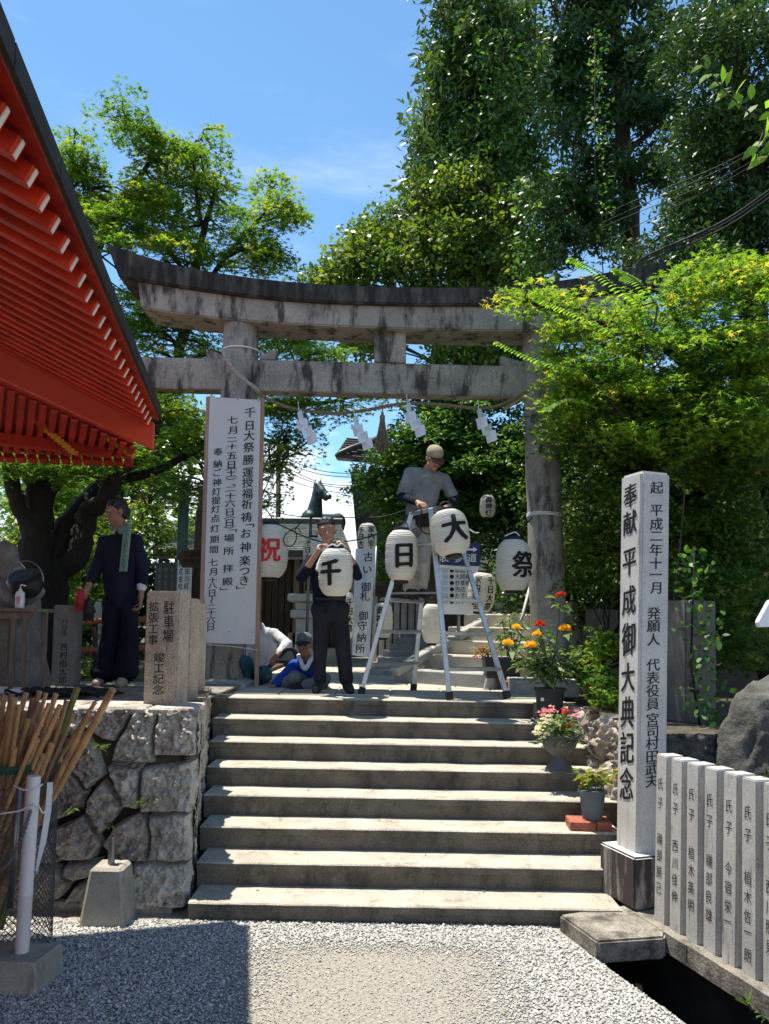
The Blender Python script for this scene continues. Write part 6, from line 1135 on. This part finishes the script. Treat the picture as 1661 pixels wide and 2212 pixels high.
tree('garden_maple', 'sunlit yellow green maple low behind the man in navy', 'tree',
 [(300, 1090, 12, 60, 35, .8), (270, 1150, 12, 90, 50, 1), (350, 1140, 12, 50, 50, .8), (180, 1190, 11.5, 60, 60, 1), (150, 1290, 11, 55, 50, .8), (215, 1240, 11, 40, 40, .8), (420, 1105, 12.4, 30, 30, .6), (90, 1080, 11, 110, 60, 1), (140, 1010, 11, 130, 40, 1), (40, 1180, 10.5, 60, 70, .8), (320, 1015, 11, 70, 30, .7)],
 [[(215, 1420, 11.8, .09), (225, 1300, 11.8, .08), (260, 1180, 12, .06), (320, 1100, 12, .03)], [(225, 1300, 11.8, .06), (170, 1200, 11.5, .04), (90, 1080, 11.1, .02)]],
 MAPLE, BARKG, 110, 95, .11, 'maple', (.3, .5), .15, 1.3, .6)
tree('hedge_shrub', 'dense dark shrubs at the far back of the left terrace', 'shrub', [(60, 1250, 13, 120, 130, 1, 3), (250, 1250, 14.5, 170, 120, 1, 3), (420, 1300, 15, 80, 120, .8, 1), (200, 1060, 14, 200, 70, 1, 2), (340, 960, 14, 110, 60, 1, 2)], [[(150, 1430, 13.5, .1), (160, 1200, 13.7, .08), (180, 1050, 14, .04)]], EVER, BARK, 170, 80, .16, 'oval', (.5, .8), .5, .7, .8, twig=False)
tree('low_shrub', 'low green shrub on the ground behind the shoes of the man in navy', 'shrub', [(210, 1450, 8.6, 60, 25, .3, 2), (180, 1470, 8.2, 40, 15, .3, 1), (270, 1470, 8.4, 50, 14, .3, 1)], [[(212, 1486, 8.5, .02), (212, 1450, 8.5, .012)]], MAPLEB, BARKG, 30, 30, .05, 'oval', (.1, .2), .5, .8, .8, twr=.004)
# tall evergreen (long leaves) behind the gate
def av1(x, y): return x < 905-(y/600.)*60+28*math.sin(y/37.)+14*math.sin(y/13.) and y < 520
tree('evergreen_tree', 'tall broadleaf evergreen with long drooping leaves rising behind the middle of the gate', 'tree',
 [(1010, 40, 14, 110, 90, 1.2), (960, 130, 14, 80, 80, 1.2), (1060, 160, 14, 110, 100, 1.3), (950, 260, 14, 80, 80, 1.2), (1040, 300, 14, 120, 100, 1.4), (930, 370, 14, 75, 70, 1.2), (1020, 430, 14, 130, 90, 1.4), (930, 470, 14, 80, 60, 1.2), (1100, 60, 14.5, 90, 100, 1.2), (1110, 350, 14.5, 70, 150, 1), (1020, -60, 14, 130, 60, 1.2), (1080, 540, 14, 100, 70, 1.2)],
 [[(1010, 1200, 15, .22), (1015, 800, 14.6, .2), (1020, 600, 14.3, .17), (1025, 400, 14.1, .13), (1030, 200, 14, .09), (1020, 0, 14, .05), (1015, -90, 14, .02)], [(1020, 550, 14.2, .07), (960, 420, 14, .04), (925, 300, 14, .015)], [(1025, 380, 14.1, .06), (960, 250, 14, .03), (930, 120, 14, .012)], [(1028, 300, 14, .06), (1090, 150, 14.2, .03), (1110, 30, 14.4, .012)], [(1030, 180, 14, .04), (980, 80, 14, .02), (950, 20, 14, .01)]],
 EVER, BARKG, 370, 72, .165, 'long', (.18, .42), .55, .5, .9, avoid=av1, droop=.4, surf=.6)
def av2(x, y): return x < 640 or (x < 850 and y < 612-(x-650)*.95)
tree('olive_tree', 'olive green bushy tree directly above the middle of the gate lintel', 'tree',
 [(830, 440, 12.8, 50, 35, .7), (850, 500, 12.8, 75, 50, 1), (800, 560, 12.6, 80, 45, .9), (900, 560, 12.6, 100, 60, 1), (960, 490, 12.8, 100, 70, 1), (1040, 560, 12.6, 90, 60, 1), (1060, 460, 12.8, 90, 70, 1), (740, 600, 12.6, 60, 28, .7), (690, 580, 12.6, 35, 25, .5), (980, 400, 13, 90, 60, .9), (1100, 600, 12.4, 60, 40, .8), (1000, 760, 12.4, 110, 40, .8), (780, 740, 12.6, 60, 30, .6), (720, 620, 12.5, 70, 20, .5), (930, 640, 12.4, 90, 40, .8), (1110, 740, 12, 60, 60, .7), (760, 555, 12.6, 55, 40, .6), (710, 590, 12.6, 50, 25, .5), (800, 500, 12.7, 50, 40, .6)],
 [[(940, 1300, 13.2, .14), (945, 900, 13, .12), (940, 700, 12.8, .10), (930, 560, 12.7, .06), (900, 470, 12.8, .02)], [(940, 700, 12.8, .06), (830, 610, 12.6, .035), (740, 600, 12.6, .015)], [(940, 660, 12.8, .06), (1030, 540, 12.6, .035), (1080, 450, 12.8, .012)]],
 OLIVE, BARKG, 330, 100, .085, 'oval', (.18, .40), .35, .9, .8, avoid=av2)
tree('cypress_tree', 'very tall dark cypress with a bare straight trunk, upper right against the sky', 'tree',
 [(1300, 40, 18, 160, 70, 1.6), (1240, 130, 18, 110, 60, 1.5), (1370, 120, 18, 110, 70, 1.6), (1300, 210, 18, 130, 40, 1.4), (1420, 230, 18, 80, 50, 1.4), (1230, 290, 18, 90, 45, 1.3), (1320, 340, 18, 100, 40, 1.3), (1240, 410, 18, 80, 40, 1.2), (1420, 350, 18, 60, 40, 1.2), (1270, 500, 18, 80, 35, 1), (1300, -60, 18, 200, 60, 1.6), (1190, 200, 18, 60, 120, 1.2), (1190, 430, 17, 70, 60, 1, 4000), (1210, 520, 17, 90, 40, 1, 3500), (1300, 440, 17.5, 80, 40, 1, 2500)],
 [[(1372, 1250, 18.2, .30), (1366, 560, 18, .24), (1352, 400, 18, .20), (1340, 200, 18, .16), (1325, 0, 18, .12), (1315, -140, 18, .05)], [(1350, 330, 18, .08), (1420, 270, 18, .06), (1490, 180, 18, .03)], [(1345, 260, 18, .08), (1250, 230, 18, .04), (1180, 180, 18, .02)], [(1342, 180, 18, .07), (1400, 90, 18, .05), (1450, 40, 18, .02)], [(1350, 380, 18, .07), (1290, 330, 18, .04), (1220, 300, 18, .02)], [(1335, 100, 18, .06), (1280, 60, 18, .03), (1210, 60, 18, .015)], [(1355, 440, 18, .05), (1290, 420, 18, .03), (1230, 400, 18, .015)]],
 DEEP, BARKC, 240, 125, .17, 'needle', (.3, .6), .22, .6, .9, droop=.3)
tree('cypress_tree', 'dense dark evergreen mass filling the upper right corner', 'tree',
 [(1580, 60, 14, 120, 90, 1.5, 3), (1600, 230, 14, 130, 110, 1.5, 3), (1520, 330, 14.5, 80, 90, 1.2, 2), (1600, 420, 14, 140, 100, 1.5, 3), (1500, 470, 14.5, 90, 70, 1.2, 2), (1560, 560, 13.5, 160, 70, 1.3, 3), (1480, 120, 15, 50, 90, 1, 1), (1440, 560, 14, 90, 50, 1, 1.2), (1690, 300, 14, 80, 250, 1.2, 3)],
 [[(1640, 1250, 14.6, .3), (1630, 700, 14.4, .25), (1610, 400, 14.2, .2), (1600, 100, 14, .1), (1600, -60, 14, .04)], [(1615, 480, 14.2, .08), (1540, 400, 14.4, .04), (1490, 380, 14.5, .015)], [(1605, 250, 14.1, .07), (1530, 160, 14.5, .03), (1490, 100, 15, .015)]],
 DEEP, BARKC, 310, 125, .12, 'needle', (.3, .6), .25, .8, .7, droop=.25)
# vine columns
def vine(label, x0, x1, y0, y1, Y, w, n, ls=1.):
    e = thing('vine_column', at(x0, y1, Y), label, 'vine'); a = at(x0, y1+500, Y); b = at(x1, y0, Y); MB().tube([a, a.lerp(b, .4)+Vector((.05, 0, 0)), a.lerp(b, .7)-Vector((.06, 0, 0)), b], .009, 6).build('stem', BARK, e, 0, True)
    t = RNG.random(n); C = np.array([at(x0+(x1-x0)*q+RNG.normal(0, w)*(.5+.7*abs(math.sin(q*9+x0))), y1+(y0-y1)*q, Y+RNG.normal(0, .15))[:] for q in t]); N = RNG.normal(0, .6, (n, 3))+[-.2, -.6, .6]; leaves('leaves', C, N, RNG.uniform(.08, .15, n)*ls, 'oval', VINE, e, RNG.random(n))
SUNL = leafmat('sunlit_leaf', [(0, (.10, .24, .03)), (.6, (.17, .33, .04)), (1, (.28, .40, .06))], .6, .5, .25)
VINE = leafmat('vine_leaf', [(0, (.025, .085, .014)), (.6, (.06, .155, .022)), (1, (.16, .26, .045))], .45)
vine('bright ivy covered stem hanging before the evergreen, above the right part of the gate', 1135, 1128, 380, 640, 11.5, 16, 420, .7); vine('thin ivy covered stem left of the cypress trunk', 1312, 1285, 60, 560, 13, 16, 360, .65); vine('leafy sapling stem in front of the evergreen, topmost', 1100, 1085, 60, 420, 12.8, 40, 900, .75)
# right maple in front of the gate's right end
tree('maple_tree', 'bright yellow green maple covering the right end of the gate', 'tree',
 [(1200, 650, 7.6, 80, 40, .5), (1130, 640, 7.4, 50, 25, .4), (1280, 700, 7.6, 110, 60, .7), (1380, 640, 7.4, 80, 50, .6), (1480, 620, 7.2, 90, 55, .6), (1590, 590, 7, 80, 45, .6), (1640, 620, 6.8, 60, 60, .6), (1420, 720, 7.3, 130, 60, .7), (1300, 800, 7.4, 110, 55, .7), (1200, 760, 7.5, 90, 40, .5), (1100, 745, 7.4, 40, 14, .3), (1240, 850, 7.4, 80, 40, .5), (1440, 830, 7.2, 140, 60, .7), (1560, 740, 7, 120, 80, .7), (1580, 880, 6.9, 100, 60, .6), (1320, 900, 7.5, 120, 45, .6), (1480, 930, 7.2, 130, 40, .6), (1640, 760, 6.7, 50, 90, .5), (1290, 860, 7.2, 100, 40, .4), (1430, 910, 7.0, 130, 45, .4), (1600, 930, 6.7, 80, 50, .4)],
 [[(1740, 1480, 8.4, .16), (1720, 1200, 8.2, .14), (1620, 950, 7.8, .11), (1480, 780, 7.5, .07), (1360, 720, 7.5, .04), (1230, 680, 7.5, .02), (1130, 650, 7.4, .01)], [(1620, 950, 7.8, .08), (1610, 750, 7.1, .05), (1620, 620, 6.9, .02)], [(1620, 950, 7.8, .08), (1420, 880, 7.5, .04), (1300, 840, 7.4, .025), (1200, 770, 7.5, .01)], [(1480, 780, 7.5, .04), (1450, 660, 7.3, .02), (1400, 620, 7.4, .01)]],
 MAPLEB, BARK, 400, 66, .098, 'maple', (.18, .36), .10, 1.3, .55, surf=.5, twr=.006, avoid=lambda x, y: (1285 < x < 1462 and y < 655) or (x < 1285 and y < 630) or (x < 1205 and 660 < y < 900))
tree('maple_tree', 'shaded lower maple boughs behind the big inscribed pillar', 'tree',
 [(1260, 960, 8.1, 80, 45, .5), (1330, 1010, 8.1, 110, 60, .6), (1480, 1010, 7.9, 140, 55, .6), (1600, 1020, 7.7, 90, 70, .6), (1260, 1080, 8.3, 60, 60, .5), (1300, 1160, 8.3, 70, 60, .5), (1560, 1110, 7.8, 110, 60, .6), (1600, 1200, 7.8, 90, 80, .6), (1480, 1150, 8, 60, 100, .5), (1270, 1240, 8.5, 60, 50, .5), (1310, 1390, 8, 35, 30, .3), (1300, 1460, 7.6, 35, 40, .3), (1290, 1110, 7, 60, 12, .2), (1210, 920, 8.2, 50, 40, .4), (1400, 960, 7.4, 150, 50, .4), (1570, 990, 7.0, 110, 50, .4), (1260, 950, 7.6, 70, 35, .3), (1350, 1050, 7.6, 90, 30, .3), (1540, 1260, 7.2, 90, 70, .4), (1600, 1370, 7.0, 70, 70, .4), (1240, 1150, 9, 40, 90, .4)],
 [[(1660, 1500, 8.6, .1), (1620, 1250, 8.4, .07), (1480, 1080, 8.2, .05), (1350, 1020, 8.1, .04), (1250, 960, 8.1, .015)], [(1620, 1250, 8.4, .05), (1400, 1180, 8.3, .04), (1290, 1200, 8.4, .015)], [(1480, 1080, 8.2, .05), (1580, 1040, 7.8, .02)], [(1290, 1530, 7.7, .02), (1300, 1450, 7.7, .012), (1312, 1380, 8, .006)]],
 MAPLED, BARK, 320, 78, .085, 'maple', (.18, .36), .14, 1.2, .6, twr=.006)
# conifer and dark shrubs behind the man on the ladder
tree('cedar_tree', 'feathery cedar branches behind the man on the ladder and under the far hall roof', 'tree',
 [(860, 970, 11.5, 60, 40, .7), (830, 1030, 11.5, 55, 40, .7), (920, 930, 11.5, 80, 50, .8), (1000, 960, 11.5, 80, 70, .8), (860, 1090, 11.5, 50, 60, .7), (1080, 960, 11.3, 60, 70, .8), (1100, 1080, 11.3, 60, 80, .8), (1010, 1090, 11.8, 80, 60, .8), (950, 1020, 11.8, 80, 60, .8), (1000, 860, 11.8, 130, 40, .8), (850, 1180, 12, 40, 60, .6)],
 [[(1010, 1400, 12.2, .16), (1005, 1100, 12, .13), (990, 900, 11.8, .09), (990, 800, 11.8, .04)], [(1000, 1050, 12, .05), (900, 1000, 11.6, .03), (830, 1020, 11.5, .01)], [(995, 950, 11.9, .05), (910, 920, 11.6, .025), (850, 960, 11.5, .01)], [(1000, 1000, 12, .05), (1080, 980, 11.4, .02)]],
 FERN, BARKC, 300, 120, .10, 'needle', (.2, .42), .12, 1.1, .5, droop=.35)
tree('hedge_shrub', 'dark evergreen shrubs on the slope behind the right gate pillar', 'shrub', [(1100, 1150, 11.5, 80, 110, .8, 2), (1220, 1150, 10.5, 90, 160, .8, 3), (1320, 1250, 10, 80, 120, .7, 2), (1150, 1290, 10.5, 70, 50, .6, 1), (1560, 1200, 9.5, 150, 150, .8, 3), (1420, 1050, 10, 120, 120, .8, 3), (1600, 1000, 9.5, 120, 120, .8, 2), (1240, 950, 11, 100, 90, .8, 2), (1400, 900, 10.5, 200, 80, .8, 2), (1050, 1010, 12.6, 120, 90, .6, 2.5), (1180, 960, 12, 90, 90, .6, 1.5)], [[(1300, 1490, 10.6, .08), (1300, 1200, 10.5, .06), (1320, 1000, 10.5, .03)]], EVER, BARK, 400, 190, .065, 'oval', (.3, .55), .5, .7, .8, twig=False)
tree('maple_shrub', 'small maple shrub on the wall between the flower pots and the big pillar', 'shrub', [(1308, 1390, 7.3, 34, 40, .2, 2), (1300, 1460, 7.2, 40, 45, .2, 2), (1270, 1420, 7.4, 30, 25, .15, .6), (1318, 1500, 7.1, 25, 25, .2, 1)], [[(1300, 1530, 7.3, .02), (1302, 1470, 7.3, .013), (1312, 1390, 7.3, .005)]], MAPLEB, BARK, 40, 26, .075, 'maple', (.10, .18), .15, 1.1, .7, twr=.003)
vine('ivy with broad leaves climbing over the old stone post behind the big pillar', 1530, 1500, 1180, 1560, 6.05, 26, 260, .5)
o = None
# hillside behind
xs, ys = np.linspace(1.4, 40, 40), np.linspace(8.6, 70, 50); V = []
for x in xs:
    for y in ys: V.append((x, y, ZR+max(0, min(9, (y-9.2)*.16*(min(1, max(0, x-1.6)/1.6))+max(0, x-2.6)*.55))+.25*float(fbm(np.array([x*.4, y*.4, 0]), 3))))
struct(npmesh('hillside', V, grid(40, 50), mat('hill_soil', (.035, .045, .02), .95, .4, 3), None, None, True))
# shrubs covering the hillside: ground cover
n = 80000; x = RNG.uniform(1.7, 12, n); y = RNG.uniform(8.8, 22, n); z = ZR+np.clip((y-9.2)*.16*np.clip((x-1.6)/1.6, 0, 1)+np.clip(x-2.6, 0, 99)*.55, 0, 9)+.1
C = np.column_stack([x, y, z])+RNG.normal(0, .12, (n, 3)); o = leaves('undergrowth', C, RNG.normal(0, .6, (n, 3))+[0, -.4, 1], RNG.uniform(.05, .10, n), 'oval', EVER, None, RNG.random(n)); tag(o, 'dark leafy undergrowth covering the bank behind the right side of the gate', 'undergrowth', None, 'stuff')
tree('roadside_tree', 'leafy twig hanging in at the upper right edge, nearest tree', 'tree', [(1900, 100, 4, 120, 300, .6, 1)], [[(2300, 1900, 4.2, .12), (2250, 900, 4.1, .1), (2000, 300, 3.9, .05), (1800, 220, 3.7, .02), (1660, 260, 3.6, .005), (1560, 190, 3.5, .003), (1525, 128, 3.5, .0015)], [(1660, 260, 3.6, .006), (1640, 310, 3.55, .003), (1640, 340, 3.55, .002)]], VINE, BARKG, 30, 40, .09, 'oval', (.2, .3), .4)
tw = bpy.data.objects[-1] if False else None
Ps, Ds = [], []
for (x0, y0), (x1, y1), n in (((1700, 262), (1560, 180), 10), ((1600, 215), (1518, 140), 9), ((1690, 275), (1630, 320), 8), ((1680, 300), (1655, 345), 6)):
    for i in range(n):
        t = i/(n-1); p = at(x0+(x1-x0)*t, y0+(y1-y0)*t, 3.55); s = 1 if i % 2 else -1; Ps.append(p[:]); Ds.append((s*.5-.5, random.uniform(-.5, .2), -.75+.35*s*(1 if i % 2 else -1)*.3+random.uniform(-.25, .25)+(.7 if i % 2 else 0)))
root = [q for q in bpy.data.objects if q.get('label', '').startswith('leafy twig hanging')][0]
foliage('twig_leaves', Ps, Ds, [(random.gauss(0, .5), -1, .7) for _ in Ps], RNG.uniform(.07, .11, len(Ps)), .45, SUNL, root)
# feathery compound sprays in front of the right maple
sprays = thing('sumac_sapling', at(1300, 1000, 6.8), 'sapling with arching feathery leaf sprays in front of the bright maple', 'tree'); Ps, Ds, Ns = [], [], []; mb = MB()
for L in ([(1390, 660, 6.8), (1320, 610, 6.7), (1270, 575, 6.6), (1235, 558, 6.6)], [(1330, 720, 6.8), (1250, 680, 6.7), (1190, 655, 6.7), (1160, 640, 6.7)], [(1260, 800, 6.8), (1190, 785, 6.7), (1120, 760, 6.7), (1075, 738, 6.7)], [(1420, 660, 6.8), (1380, 610, 6.7), (1350, 590, 6.6), (1330, 580, 6.6)], [(1290, 880, 6.9), (1230, 860, 6.8), (1180, 880, 6.8)]):
    pts = smooth([at(*q) for q in L], 9); mb.tube(pts, .004, 4, False)
    for i in range(1, len(pts)):
        d = (pts[i]-pts[i-1]).normalized(); s = d.cross(Vector((0, -.3, 1))).normalized()
        for q in (-1, 1): Ps.append(pts[i][:]); Ds.append((s*q+d*.5+Vector((0, 0, -.35)))[:]); Ns.append((0, -.4, 1))
mb.tube(smooth([Vector((*at(1420, 1300, 7)[:2], ZR-.1)), at(1480, 1000, 7), at(1400, 750, 6.9), at(1330, 720, 6.8)], 6), .008, 6); mb.tube(smooth([at(1400, 750, 6.9), at(1420, 660, 6.8), at(1390, 660, 6.8)], 4), .008, 5); mb.tube(smooth([at(1480, 1000, 7), at(1350, 900, 6.9), at(1260, 800, 6.8)], 4), .008, 5); mb.tube(smooth([at(1350, 900, 6.9), at(1290, 880, 6.9)], 4), .006, 5)
mb.build('stem', BARKG, sprays, 0, True); foliage('leaves', Ps, Ds, Ns, RNG.uniform(.07, .11, len(Ps)), .36, SUNL, sprays)

n = 130; P = []
for i in range(n):
    if i < 75: q = onz(random.gauss(398, 14), random.gauss(1966, 9), .008)
    else:
        k = random.randrange(8); x = random.uniform(480, 1250); y0 = D8+(7-k)*T_; q = Vector((at(x, 1700, y0).x, y0+random.uniform(.2, .31), .11+(7-k)*R_+.006))
    P.append(q[:])
A = RNG.uniform(0, 6.28, n); o = foliage('fallen_leaves', P, np.column_stack([np.cos(A), np.sin(A), RNG.uniform(-.1, .25, n)]), RNG.normal(0, .35, (n, 3))+[0, 0, 1], RNG.uniform(.012, .032, n), .5, leafmat('dry_leaf', [(0, (.13, .06, .03)), (.6, (.28, .15, .08)), (1, (.4, .27, .18))], .2), None)
tag(o, 'dry fallen leaves scattered in the corners of the steps', 'leaves', None, 'stuff')
